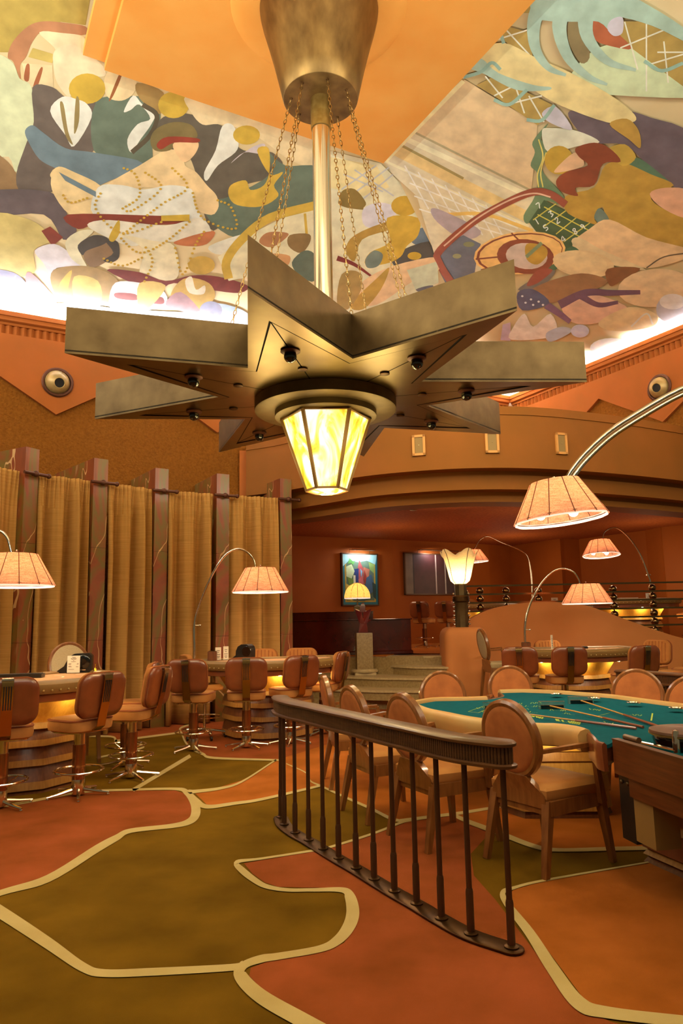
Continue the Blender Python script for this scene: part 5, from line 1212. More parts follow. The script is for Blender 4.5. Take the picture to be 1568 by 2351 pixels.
# ================================================================== CARD TABLES
def dshape(rx, ry, back, n=22):
    o = [(rx*math.cos(PI+PI*k/n), ry*math.sin(PI+PI*k/n)) for k in range(n+1)]
    return o + [(rx, back*.6), (rx*.93, back), (-rx*.93, back), (-rx, back*.6)]
def make_card_table(lab):
    """players on the -y side, dealer on +y"""
    r = thing('card_table', lab, 'table')
    zt = .955; D_ = dshape(.98, .88, .34)
    MB().loft(D_, [(-.10, zt-.008), (-.10, zt-.002)]).obj('felt_top', 'felt_tan', r)
    rim = MB().loft(D_, [(-.115, zt-.01), (-.11, zt+.012), (-.08, zt+.026), (-.03, zt+.022), (.0, zt-.005), (.002, zt-.045), (-.02, zt-.085), (-.06, zt-.095)], closeprof=True).obj('padded_rim', 'leather_olive', r)
    dots = MB(); per = 0; nxt = 0; Q = offset_poly(D_, .001)
    for i in range(len(D_)-4):
        p, q = Vector(Q[i]), Vector(Q[(i+1) % len(Q)]); l = (q-p).length; t_ = nxt
        while t_ < l: x_, y_ = p+(q-p)*(t_/l); dots.ball((x_, y_, zt-.055), .0095, 6, 5); t_ += .075
        nxt = t_-l
    o = dots.obj('rim_studs', 'nozzle', rim); o['kind'] = 'stuff'
    MB().loft(D_, [(-.07, zt-.16), (-.05, zt-.15), (-.05, zt-.095), (-.07, zt-.09)]).obj('wood_apron', 'wood_red', r)
    B_s = dshape(.56, .58, .25, 5)
    MB().loft(B_s, [(-.02, .60), (.10, zt-.16)], smooth=False).obj('lit_panel', 'glow_panel', r)
    for z0, z1, m_ in ((.0, .035, 'wood_dark'), (.035, .10, 'wood_light'), (.10, .235, 'wood_dark'), (.235, .29, 'wood_light'), (.29, .40, 'wood_dark'), (.40, .455, 'wood_light'), (.455, .55, 'wood_dark'), (.55, .60, 'wood_gold')):
        f_ = {'wood_light': (.045, .036), 'wood_gold': (.045, .03)}.get(m_, (.034, .0))
        MB().loft(B_s, [(f_[0], z0), (f_[1], z1)], smooth=False).obj('wood_band', m_, r)
    # betting boxes printed on the felt
    pr_ = MB()
    for k in range(6):
        a_ = PI+PI*(k+.5)/6; c_, s_ = math.cos(a_), math.sin(a_); cx_, cy_ = .66*c_, .60*s_
        for sgn in ((-1, -1, 1, -1), (1, -1, 1, 1), (1, 1, -1, 1), (-1, 1, -1, -1)):
            p = Vector((cx_-s_*.06*sgn[0]*1 + c_*.05*sgn[1], cy_+c_*.06*sgn[0]+s_*.05*sgn[1])); q = Vector((cx_-s_*.06*sgn[2] + c_*.05*sgn[3], cy_+c_*.06*sgn[2]+s_*.05*sgn[3])); d_ = (q-p).normalized(); n_ = Vector((-d_.y, d_.x))*.006
            pr_.add([(*(p-n_), zt), (*(q-n_), zt), (*(q+n_), zt), (*(p+n_), zt)], [(0, 1, 2, 3)])
    arc = [(.42*math.cos(PI+PI*k/20), .38*math.sin(PI+PI*k/20)) for k in range(21)]
    for p, q in zip(arc, arc[1:]): pr_.add([(*p, zt), (*q, zt), (q[0]*.95, q[1]*.95, zt), (p[0]*.95, p[1]*.95, zt)], [(0, 1, 2, 3)])
    pr_.obj('felt_print', 'pale_print', r, fix=False)
    return r
ct = make_card_table('near card table with banded wood base at the left edge, among the brown stools')
rec_cache(ct)
def ctable(x, y, face, lab, z=0, src=ct):
    o = dup(src, (x, y, z), math.radians(face+90), lab); o['group'] = 'padded card tables'; return o
TB = (-1.0, 9.68); TBf = -75
t2 = ctable(*TB, TBf, 'middle card table with banded wood base before the tan curtains')
TC = (3.42, 11.1); TCf = -90
t3 = ctable(*TC, TCf, 'back card table in front of the wave-shaped orange wall')
ctable(3.4, 18.0, -95, 'card table on the raised floor behind the torch lamp', .8)
ctable(5.4, 17.7, -95, 'card table on the raised floor behind the left arc lamp pole', .8)
ctable(6.15, 15.4, -95, 'card table on the raised floor between the ball posts at right', .8)
ct.location = (-3.12, 7.02, 0); TAf = -27; ct.rotation_euler = (0, 0, math.radians(TAf+90)); ct['group'] = 'padded card tables'
# light under each rim washing the lit panels
for (x, y), f_, z, e_ in (((-3.12, 7.02), TAf, 0, 5), (TB, TBf, 0, 5), (TC, TCf, 0, 6), ((3.4, 18.0), -95, .8, 9), ((6.15, 15.4), -95, .8, 8)):
    for da in (-45, 0, 45):
        a_ = math.radians(f_+da); point('rim_light', (x+.80*math.cos(a_), y+.72*math.sin(a_), z+.76), e_*.55, (1, .78, .35), .02)
point('rim_light', (1.5, 5.25, .60), 4, (1, .78, .4), .02); point('rim_light', (1.05, 5.6, .6), 3, (1, .78, .4), .02)

# ---- things on the card tables
def shuffler(x, y, z, rz, s, lab, style=0):
    r = thing('card_shuffler', lab, 'machine')
    pr = [(-.17, 0), (.15, 0), (.16, .02), (.16, .17), (.13, .20), (-.02, .195), (-.07, .17), (-.10, .11), (-.12, .07), (-.19, .02)] if style == 0 else [(-.12, 0), (.12, 0), (.125, .14), (.11, .18), (.07, .21), (-.02, .21), (-.08, .18), (-.11, .12)]
    MB().vprism([(p[0]*s, p[1]*s) for p in pr], (0, -.07*s), Vector((1, 0)), .14*s).obj('housing', 'black_plastic', r)
    MB().lathe([(.07*s, 0), (.075*s, .006), (.07*s, .010), (.03*s, .008)], 20, (.07*s, -.07*s, .11*s), M=Matrix.Rotation(PI/2, 3, 'X')).obj('round_cover', 'black_gloss', r)
    MB().vprism([(-.19*s, .02*s), (-.12*s, .065*s), (-.115*s, .06*s), (-.185*s, .012*s)], (0, -.05*s), Vector((1, 0)), .10*s).obj('card_chute', 'steel_dark', r)
    MB().box(.02*s, .10*s, -.0735*s, -.0705*s, .022*s, .030*s).obj('maker_badge', 'chrome', r)
    r.location = (x, y, z); r.rotation_euler = (0, 0, rz); return r
mat('steel_dark', (90, 88, 86), .3, .8)
def sign(x, y, z, rz, w_, h_, lab, lean=.0, lines=((.75, .5), (.62, .3), (.45, .7), (.3, .6), (.2, .4))):
    r = thing('table_sign', lab, 'sign')
    MB().box(-w_/2, w_/2, -.004, .004, .004, h_).obj('card', 'paper', r); MB().box(-w_/2-.004, w_/2+.004, -.02, .02, 0, .006).obj('holder', 'clear', r)
    ink = MB()
    for fy, fw in lines: ink.box(-w_*fw/2, w_*fw/2, -.0055, -.0045, h_*fy-.003, h_*fy+.003)
    ink.obj('print_lines', 'ink', r, fix=False)
    r.location = (x, y, z); r.rotation_euler = (0, 0, rz); return r
zt = .957
def tp(u, v, z=zt): p = G(u, v, z); return p.x, p.y
def inside(x, y, c, f_, rx=.80, ry=.72, back=.2):
    """pull a point onto the table top"""
    a_ = math.radians(f_+90); dx, dy = x-c[0], y-c[1]; lx = dx*math.cos(a_)+dy*math.sin(a_); ly = -dx*math.sin(a_)+dy*math.cos(a_)
    ly = min(ly, back)
    k = math.hypot(lx/rx, min(ly, 0)/ry)
    if k > 1: lx /= k; ly = ly/k if ly < 0 else ly
    return c[0]+lx*math.cos(a_)-ly*math.sin(a_), c[1]+lx*math.sin(a_)+ly*math.cos(a_)
TA = (-3.12, 7.02)
x, y = inside(*tp(172, 1544), TA, TAf); shuffler(x, y+.05, zt, math.radians(12), 1.0, 'black card shuffling machine on the near card table')
sg = sign(x+.02, y-.10, zt, math.radians(4), .13, .18, 'white printed rules card standing before the black shuffler', lines=())
sk_ = MB(); yk = -.0055
def ln_(x0, x1, z, h=.0012): sk_.box(x0, x1, yk-.0004, yk, z-h, z+h)
for z, a0, a1, n_ in ((.163, -.018, .020, 4), (.148, -.028, .028, 7)):
    P = [Vector((a0+(a1-a0)*t_/(n_*4), yk, z+.006*math.sin(t_*PI/2+.4)*(1 if t_ % 3 else .3)-.001*(t_ % 2))) for t_ in range(n_*4+1)]
    sk_.tube(crom(P, 3), .0009, 4)
ln_(-.005, .004, .131, .0015)
for q in range(9): ln_(-.026+q*.0058, -.0225+q*.0058, .119, .002)
for z, l_, r_ in ((.099, .030, .012), (.092, .026, .020), (.074, .028, 0), (.066, .036, .026), (.040, .060, 0)):
    ln_(-.052, -.052+l_, z)
    if r_: ln_(.052-r_, .052, z)
p_ink = sk_.obj('printed_lines', 'ink', None, fix=False); p_ink.parent = sg; p_ink['kind'] = 'stuff'
x, y = inside(*tp(40, 1556), TA, TAf, .7, .66); o = thing('chip_tray', 'long dark chip tray lying on the near card table', 'tray'); MB().box(-.24, .24, -.07, .07, 0, .035).obj('tray_body', 'black_plastic', o); MB().box(-.225, .225, -.055, .055, .035, .04).obj('tray_lid', 'steel_dark', o); o.location = (x, y, zt); o.rotation_euler = (0, 0, .15)
x, y = inside(*tp(221, 1544), TA, TAf, .84, .78); o = thing('brass_bell', 'small brass bell beside the shuffler on the near card table', 'bell', (x, y, zt)); MB().lathe([(.024, zt), (.022, zt+.008), (.014, zt+.04), (.006, zt+.05)], 14, (x, y, 0)).obj('bell_body', 'gold', o); MB().lathe([(.004, zt+.05), (.004, zt+.078), (.007, zt+.086), (.001, zt+.092)], 10, (x, y, 0)).obj('bell_handle', 'gold', o)
x, y = inside(*tp(238, 1543), TA, TAf, .88, .80); o = thing('paper_pad', 'small stack of white paper slips at the end of the near card table', 'paper', (x, y, zt))
for k in range(3): MB().box(x-.055, x+.055, y-.035, y+.035, zt+k*.006, zt+k*.006+.005, M=Matrix.Translation((x, y, 0)) @ Matrix.Rotation(.12*k, 4, 'Z') @ Matrix.Translation((-x, -y, 0))).obj('slip', 'paper', o)
x, y = inside(*tp(533, 1503), TB, TBf, .75, .6); shuffler(x, y, zt+.002, math.radians(-25), .95, 'black rounded shuffler on the middle card table', 1)
x, y = inside(*tp(493, 1512), TB, TBf, .8, .66); sign(x, y, zt, math.radians(38), .085, .17, 'narrow white rules card, left one of the pair on the middle card table')
x, y = inside(*tp(507, 1512), TB, TBf, .74, .66); sign(x+.02, y+.02, zt, math.radians(10), .07, .18, 'narrow pink and white rules card beside the rounded shuffler')
x, y = inside(*tp(1232, 1508), TC, TCf, .8, .5); sign(x-.1, y+.15, zt, math.radians(55), .07, .22, 'tall narrow white card on the back card table')
o = thing('chip_tray', 'flat black chip tray on the back card table', 'tray'); MB().box(-.2, .2, -.05, .05, 0, .03).obj('tray_body', 'black_plastic', o); MB().box(-.19, .19, -.04, .04, .03, .034).obj('tray_lid', 'steel_dark', o); o.location = (3.5, 11.1, zt)
o = thing('drop_box', 'small dark wooden box by the lamp pole on the back card table', 'box'); MB().box(-.06, .06, -.05, .05, 0, .11).obj('box_body', 'wood_dark', o); MB().box(-.05, .05, -.04, .04, .11, .116).obj('box_lid', 'bronze_dark', o); o.location = (2.75, 11.0, zt)
o = thing('drop_box', 'small dark wooden box beside the sign cards on the middle card table', 'box'); MB().box(-.06, .06, -.05, .05, 0, .12).obj('box_body', 'wood_dark', o); MB().box(-.05, .05, -.04, .04, .12, .126).obj('box_lid', 'bronze_dark', o); x, y = inside(*tp(470, 1506), TB, TBf, .86, .66); o.location = (x, y, zt)
zt2 = .8+.957
for (x, y, lb, s_) in ((5.1, 17.4, 'white card holder on the raised card table behind the second ball post', .16), (6.45, 15.2, 'white box-shaped holder on the raised card table at right', .14)):
    sign(x, y, zt2, .1, s_, .14, lb)
o = thing('chip_tray', 'dark chip tray on the raised card table at right', 'tray'); MB().box(-.25, .25, -.06, .06, 0, .04).obj('tray_body', 'black_plastic', o); MB().box(-.2, .2, -.05, .05, .04, .05).obj('tray_lid', 'paper', o); o.location = (6.0, 15.2, zt2)
o = thing('card_shoe', 'rounded tan card shoe on the raised card table behind the torch lamp', 'card shoe'); MB().vprism([(-.1, 0), (.12, 0), (.12, .08), (.07, .14), (.0, .16), (-.06, .12)], (0, 0), Vector((1, 0)), .12).obj('shoe_body', 'velvet', o); MB().box(-.1, .0, -.005, .0, .0, .1).obj('shoe_face', 'wood_red', o); o.location = (3.15, 17.75, zt2)
# ================================================================== ARC LAMPS
def arc_lamp(lab, base, pole, top, R, H, tilt=(0, 0), power=14, ry0=.0, knob=None, pr=.017, twin=False):
    """base plan point; pole list of 3D points; top = centre of shade top; R bottom radius; H height"""
    r = thing('arc_lamp', lab, 'lamp', tuple(base), 0, 'chrome arc lamps with pleated linen shades')
    pts = crom(pole, 8)
    MB().tube(pts, pr, 10, rs=[pr*(1.25-.5*i/len(pts)) for i in range(len(pts))]).obj('pole', 'chrome', r)
    if twin: MB().tube([p + Vector((.022, 0, -.040)) for p in pts[:-3]], pr*.8, 10).obj('twin_pole', 'chrome', r)
    MB().lathe([(.15, base[2]), (.15, base[2]+.018), (.13, base[2]+.03), (.035, base[2]+.04), (.03, base[2]+.10)], 28, (base[0], base[1], 0)).obj('foot', 'chrome', r)
    if knob is not None:
        k = Vector(knob); MB().tube([k, k+Vector((.07, 0, 0))], .009, 8).ball(k+Vector((.075, 0, 0)), .016, 8, 6).obj('clamp_knob', 'chrome', r)
    Mx = Matrix.Rotation(tilt[0], 3, 'X') @ Matrix.Rotation(tilt[1], 3, 'Y')
    rt2 = R*.53; n = 96; top = Vector(top)
    scal = lambda i, n_, z: -.022*abs(math.sin(PI*12*i/n_))**2 if True else 0
    sh = MB().lathe([(rt2, 0), (rt2+(R-rt2)*.30, -H*.30), (rt2+(R-rt2)*.62, -H*.62), (rt2+(R-rt2)*.93, -H*.93), (R, -H)][::-1], n, top, M=Mx, scallop=lambda i, n_, z: .030*abs(math.sin(PI*12*i/n_))-.015)
    sh.f = [f for f in sh.f if len(f) == 4]; sh.sm = sh.sm[:len(sh.f)]; sh.col = sh.col[:len(sh.f)]
    so = sh.obj('shade', 'lamp_linen', r, fix=False)
    for k in range(12):
        a_ = 2*PI*k/12; c_, s_ = math.cos(a_), math.sin(a_)
        MB().tube([top + Mx @ Vector((rt2*c_*.99, rt2*s_*.99, 0)), top + Mx @ Vector((R*c_*.99, R*s_*.99, -H))], .0042, 5).obj('rib', 'shade_seam', so)
    MB().tube([top + Mx @ Vector((R*.955*math.cos(2*PI*k/48), R*.955*math.sin(2*PI*k/48), -H*.95)) for k in range(48)], .006, 5, closed=True).obj('hem', 'shade_seam', so)
    sk = MB().lathe([(R*.97, -H-.012), (R*.97, -H+.012), (R*.90, -H+.02)], n, top, M=Mx, scallop=lambda i, n_, z: .020*abs(math.sin(PI*12*i/n_))-.01)
    sk.f = [f for f in sk.f if len(f) == 4]; sk.sm = sk.sm[:len(sk.f)]; sk.col = sk.col[:len(sk.f)]
    sk.obj('lining_edge', 'white_inner', so, fix=False)
    MB().lathe([(rt2, -.006), (.02, -.012)], 24, top, M=Mx).obj('top_cover', 'lamp_linen', so)
    for k in range(3):
        a_ = 2*PI*k/3+.5; MB().ball(top + Mx @ Vector((R*.42*math.cos(a_), R*.42*math.sin(a_), -H*.80)), .042, 12, 8).obj('bulb', 'bulb', so)
    MB().tube([top + Mx @ Vector((0, 0, -H*.6)), top + Mx @ Vector((0, 0, .03))], .008, 6).ball(top + Mx @ Vector((0, 0, .035)), .012, 8, 6).obj('finial', 'chrome', so)
    p_ = top + Mx @ Vector((0, 0, -H*.62)); point('lamp_bulb', p_, power, (1, .74, .48), .06)
    p_ = top + Mx @ Vector((0, 0, -H-.08)); spot('lamp_down', p_, p_ + Mx @ Vector((0, 0, -1)), power*2.2, 140, (1, .76, .5), .12, .8)
    return r
mat('shade_seam', (110, 62, 34), .8)
def P_(y, *uv): return [D(u, v, y) for u, v in uv]
# leftmost lamp over the near card table
y = 7.3; pl = P_(y, (-215, 1500), (-205, 1400), (-150, 1270), (-80, 1222), (-10, 1218), (15, 1232), (26, 1268))
arc_lamp('arc lamp with pleated shade cut by the left edge', (pl[0].x-.02, y, 0), [Vector((pl[0].x-.02, y, .02))] + pl, D(38, 1272, y), .385, .325, power=12)
# middle lamp at the middle card table
y = 10.1; pl = P_(y, (446, 1505), (446, 1435), (458, 1388), (486, 1322), (515, 1277), (542, 1261), (565, 1266), (582, 1284), (587, 1303))
arc_lamp('arched chrome lamp over the middle card table, before the curtains', (pl[0].x, y, 0), [Vector((pl[0].x, y, .02))] + pl, D(598, 1304, y), .40, .335, power=12, knob=D(447, 1436, y))
# big lamp, right foreground
y = 5.75; pl = P_(y, (1590, 885), (1540, 905), (1470, 945), (1400, 990), (1345, 1040), (1312, 1080), (1298, 1104))
foot = Vector((4.6, y+.2, 0)); up_ = [Vector((4.6, y+.2, .02)), Vector((4.62, y+.2, 1.6)), Vector((4.35, y+.1, 2.7)), D(1720, 850, y)]
arc_lamp('large arc lamp with pleated shade reaching in from the right edge', tuple(foot), up_ + pl, D(1273, 1106, y), .372, .315, tilt=(-.03, -.09), power=12, pr=.024, twin=True)
# lamp over the back card table
y = 11.9; pl = P_(y, (1207, 1500), (1205, 1440), (1214, 1395), (1238, 1345), (1266, 1314), (1292, 1305), (1316, 1313), (1328, 1330), (1331, 1341))
arc_lamp('arc lamp over the back card table in front of the wave wall', (pl[0].x, y, 0), [Vector((pl[0].x, y, .02))] + pl, D(1345, 1341, y), .405, .315, power=12, knob=D(1206, 1446, y))
# two lamps on the raised floor
y = 14.3; pl = P_(y, (1494, 1350), (1488, 1322), (1470, 1275), (1445, 1236), (1420, 1214), (1404, 1212), (1388, 1221), (1382, 1238))
arc_lamp('arc lamp on the raised floor at right, above the ball posts', (pl[0].x, y, .8), [Vector((pl[0].x, y, .82))] + pl, D(1377, 1241, y), .365, .30, tilt=(-.1, 0), power=11, knob=D(1484, 1320, y))
y = 16.2; pl = P_(y, (1223, 1400), (1221, 1340), (1214, 1285), (1196, 1264), (1150, 1245), (1122, 1232), (1103, 1238), (1089, 1260))
arc_lamp('small arc lamp on the raised floor half hidden by the torch lamp', (pl[0].x, y, .8), [Vector((pl[0].x, y, .82))] + pl, D(1084, 1263, y), .34, .27, tilt=(0, -.06), power=10)

# ================================================================== TORCH LAMP ON THE NEWEL BLOCK
y = 12.62; b0 = D(1061, 1440, y); t0 = D(1050, 1341, y); t1 = D(1048, 1262, y)
zb0 = H_ + .001
r = thing('torch_lamp', 'tulip-shaped torch lamp with glowing glass shade on a bronze column above the newel block', 'lamp', (b0.x, y, zb0))
x0 = b0.x
MB().lathe([(.115, zb0), (.115, t0.z-.32), (.12, t0.z-.31)], 8, (x0, y, 0), smooth=False, phase=PI/8).obj('column', 'bronze', r)
MB().lathe([(.12, t0.z-.32), (.15, t0.z-.30), (.15, t0.z-.22), (.12, t0.z-.20)], 16, (x0, y, 0)).obj('capital', 'bronze_dark', r)
MB().lathe([(.105, t0.z-.2), (.11, t0.z)], 8, (x0, y, 0), smooth=False, phase=PI/8).obj('neck', 'bronze', r)
for sx in (-1, 1):
    for k in range(int((t0.z-zb0-.1)/.075)):
        MB().ball((x0+sx*.128, y-.02, zb0+.05+k*.075), .024, 8, 6).obj('bead', 'chrome', r)
hh = t1.z - t0.z
def tulip(parent):
    n = 48; prof = [(.02, 0), (.11, .01), (.165, .09), (.19, .22), (.215, .42), (.245, .65), (.285, .86), (.33, 1.0)]
    v = []
    for rr_, f_ in prof:
        for i in range(n):
            a_ = 2*PI*i/n + .35; l = abs(math.cos(2.5*a_)); pk = l**1.6
            z = t0.z + hh*f_*(1 - .20*f_*f_*(1-pk)); rad = rr_*(1 + .16*f_*(pk-.5)); v.append((x0+rad*math.cos(a_), y+rad*math.sin(a_), z))
    m_ = len(prof)
    o = MB().add(v, [(k*n+i, k*n+(i+1) % n, (k+1)*n+(i+1) % n, (k+1)*n+i) for k in range(m_-1) for i in range(n)], True).obj('glass_shade', 'torch_glass', parent, fix=False)
    for j in range(5):
        a_ = j*2*PI/5 - .35
        i = min(range(n), key=lambda q: abs(((2*PI*q/n + .35 - j*2*PI/5) + PI) % (2*PI) - PI))
        MB().tube([Vector(v[k*n+i])*1.0 for k in range(1, m_)], .006, 5).obj('seam', 'shade_seam', o)
tulip(r)
point('torch_bulb', (x0, y, t0.z+.17), 22, (1, .84, .6), .06)

# ================================================================== BALL POSTS AND RAILS
def ball_post(u, vtop, n, lab, y=13.48):
    tp_ = D(u, vtop, y); r = thing('ball_post', lab, 'post', (tp_.x, y, .8), 0, 'posts of stacked bronze balls on the wave wall')
    for k in range(n): 
        z = tp_.z - .078 - k*.156
        if z > .9: MB().ball((tp_.x, y, z), .070, 16, 12).obj('bronze_ball', 'bronze_ball', r)
    MB().tube([(tp_.x, y, .8), (tp_.x, y, tp_.z-.05)], .014, 8).obj('spindle', 'bronze_dark', r)
    return tp_
mat('bronze_ball', (128, 100, 66), .16, 1.)
zs_ = []
for (u, v, n_, lb) in ((1101, 1347, 5, 'post of stacked bronze balls beside the torch lamp'), (1161, 1347, 5, 'second post of stacked bronze balls from the torch lamp'), (1235, 1347, 4, 'post of stacked bronze balls behind the lamp pole'), (1406, 1343, 6, 'post of stacked bronze balls right of the pleated shade'), (1496, 1340, 7, 'tallest post of stacked bronze balls, farthest right'), (1066, 1350, 5, 'post of stacked bronze balls hidden behind the torch column')):
    zs_.append(ball_post(u, v, n_, lb).z)
z0 = sum(zs_[:5])/5
for k in range(6):
    a3 = Vector((D(1045, 1350, 13.40).x, 13.40, z0+.02-k*.156)); b3 = Vector((7.4, 13.40, z0+.02-k*.156))
    o = MB().box(a3.x, b3.x, a3.y-.006, a3.y+.006, a3.z-.016, a3.z+.016).obj('rail_bar', 'bronze_ball', None)
    tag(o, ['topmost', 'second highest', 'third', 'fourth', 'fifth', 'lowest'][k] + ' flat bronze rail bar running past the ball posts', 'rail', 'bronze rail bars on the wave wall')

# ================================================================== PEDESTAL AND SCULPTURE
c_ = G(846, 1549, .48); zp = .481; hw = 19.0/FPX*c_.y*.985; ht = V_ = D(837, 1453, c_.y).z
r = thing('stone_pedestal', 'square pale stone pedestal with stepped foot on the landing', 'pedestal', (c_.x-.07, c_.y+.05, zp)); px_, py_ = c_.x-.07, c_.y+.05
MB().lathe([(.27, zp), (.27, zp+.035), (.25, zp+.045)], 4, (px_, py_, 0), smooth=False, phase=PI/4+.1).obj('plinth', 'stone_pale', r)
MB().lathe([(.24, zp+.045), (.245, zp+.07), (.225, zp+.10)], 24, (px_, py_, 0)).obj('torus', 'stone_pale', r)
MB().lathe([(hw*1.36, zp+.09), (hw*1.36, ht-.012), (hw*1.33, ht)], 4, (px_, py_, 0), smooth=False, phase=PI/4+.1).obj('shaft', 'stone', r)
s = thing('abstract_sculpture', 'dark red carved abstract bust standing on the stone pedestal', 'sculpture', (px_, py_, ht))
sc3 = (D(837, 1385, py_).z - ht)/.52
def carve(vs, fs): MB().add([(px_+x*sc3, py_+y_*sc3, ht+z*sc3) for x, y_, z in vs], fs, False).obj('carved_plane', 'sculpture', s)
carve([(-.09, -.05, .001), (.08, -.05, .001), (.08, .06, .001), (-.09, .06, .001), (-.06, -.05, .18), (.05, -.06, .20), (.06, .05, .19), (-.05, .05, .18)], [(3, 2, 1, 0), (4, 5, 6, 7), (0, 1, 5, 4), (1, 2, 6, 5), (2, 3, 7, 6), (3, 0, 4, 7)])
carve([(-.07, -.06, .17), (.02, -.07, .16), (.0, .05, .18), (-.07, .05, .17), (-.15, -.03, .42), (-.03, -.08, .36), (-.02, .04, .38), (-.12, .04, .42)], [(3, 2, 1, 0), (4, 5, 6, 7), (0, 1, 5, 4), (1, 2, 6, 5), (2, 3, 7, 6), (3, 0, 4, 7)])
carve([(.0, -.06, .17), (.07, -.04, .17), (.06, .05, .18), (.0, .05, .18), (.0, -.09, .36), (.15, -.02, .42), (.13, .05, .40), (.02, .05, .38)], [(3, 2, 1, 0), (4, 5, 6, 7), (0, 1, 5, 4), (1, 2, 6, 5), (2, 3, 7, 6), (3, 0, 4, 7)])
carve([(.05, -.03, .16), (.10, -.03, .24), (.14, .0, .22), (.06, .04, .18)], [(0, 1, 2), (0, 2, 3), (0, 3, 1), (1, 3, 2)])
MB().add([(px_+(x-.01)*sc3, py_+y_*sc3, ht+z*sc3) for x, y_, z in [(-.055, -.05, .36), (.05, -.05, .35), (.05, .05, .36), (-.05, .05, .37), (-.045, -.055, .45), (.05, -.05, .45), (.055, .05, .46), (-.04, .05, .46), (-.01, -.03, .52), (.03, -.02, .53), (.03, .03, .53), (-.01, .03, .52)]], [(3, 2, 1, 0), (0, 1, 5, 4), (1, 2, 6, 5), (2, 3, 7, 6), (3, 0, 4, 7), (4, 5, 9, 8), (5, 6, 10, 9), (6, 7, 11, 10), (7, 4, 8, 11), (8, 9, 10, 11)]).obj('carved_head', 'sculpture', s)

# ================================================================== MAROON COUNTER, DOME LAMP, PICTURES
def cp2(u, y): p = D(u, 1500, y); return (p.x, p.y)
fc = [cp2(640, 14.4), cp2(700, 14.05), cp2(780, 13.85), cp2(860, 13.8), cp2(945, 13.95)]
bkx = [(p[0]+.02, p[1]+.55) for p in fc[::-1]]
r = thing('maroon_counter', 'long curved glossy maroon counter on the raised floor', 'counter', (fc[2][0], fc[2][1], .8))
P = ccw(fc + bkx); zt_ = D(860, 1421, 13.8).z
MB().loft(P, [(0, .82), (0, zt_-.02)], smooth=False).obj('front_panel', 'maroon', r)
MB().loft(P, [(.02, zt_-.022), (.03, zt_-.015), (.03, zt_-.003), (.02, zt_)], smooth=False).obj('counter_top', 'maroon', r)
MB().loft(P, [(.03, .802), (.03, .85), (.01, .87)], smooth=False).obj('kick_mould', 'maroon', r)
bk2 = [(p[0], p[1]+.32) for p in fc[:4]]; bk3 = [(p[0]+.02, p[1]+.52) for p in fc[:4]][::-1]
z2 = D(800, 1404, 14.1).z
o = MB().loft(ccw(bk2 + bk3), [(0, zt_+.001), (0, z2-.015), (.012, z2-.012), (.012, z2)], smooth=False).obj('raised_back', 'maroon', r)
# dome lamp on the counter
y = 14.28; bx_ = D(821, 1400, y).x; zt3 = D(821, 1338, y).z; zb3 = D(821, 1373, y).z; Rd = 29.5/FPX*y
r = thing('dome_lamp', 'table lamp with pleated cream dome shade behind the sculpture', 'lamp', (bx_, y, z2))
MB().box(bx_-.075, bx_+.075, y-.075, y+.075, z2+.001, z2+.0).obj('foot', 'iron', r) if False else MB().lathe([(.10, z2+.001), (.10, z2+.1), (.06, z2+.11), (.02, z2+.12), (.02, zb3+.05)], 4, (bx_, y, 0), smooth=False, phase=PI/4).obj('lamp_base', 'bronze', r)
hd = zt3-zb3; dm = MB(); v = []; n = 64
for j in range(9):
    a_ = PI/2*j/8; 
    for i in range(n): rr_ = Rd*math.cos(a_)*(1+.02*abs(math.sin(8*2*PI*i/n/1.0))) if j < 8 else .004; v.append((bx_+rr_*math.cos(2*PI*i/n), y+rr_*math.sin(2*PI*i/n), zb3+hd*math.sin(a_)))
sh = dm.add(v, [(j*n+i, j*n+(i+1) % n, (j+1)*n+(i+1) % n, (j+1)*n+i) for j in range(8) for i in range(n)], True).obj('dome_shade', 'dome_linen', r, fix=False)
for k in range(12):
    a_ = 2*PI*k/12; MB().tube([(bx_+Rd*1.005*math.cos(b_)*math.cos(a_), y+Rd*1.005*math.cos(b_)*math.sin(a_), zb3+hd*1.005*math.sin(b_)) for b_ in [PI/2*q/6 for q in range(7)]], .004, 5).obj('rib', 'shade_seam', sh)
MB().lathe([(Rd*1.0, zb3-.012), (Rd*1.0, zb3+.01)], 48, (bx_, y, 0)).obj('lining_edge', 'white_inner', sh)
point('dome_bulb', (bx_, y, zb3+.08), 5, (1, .78, .5), .05)
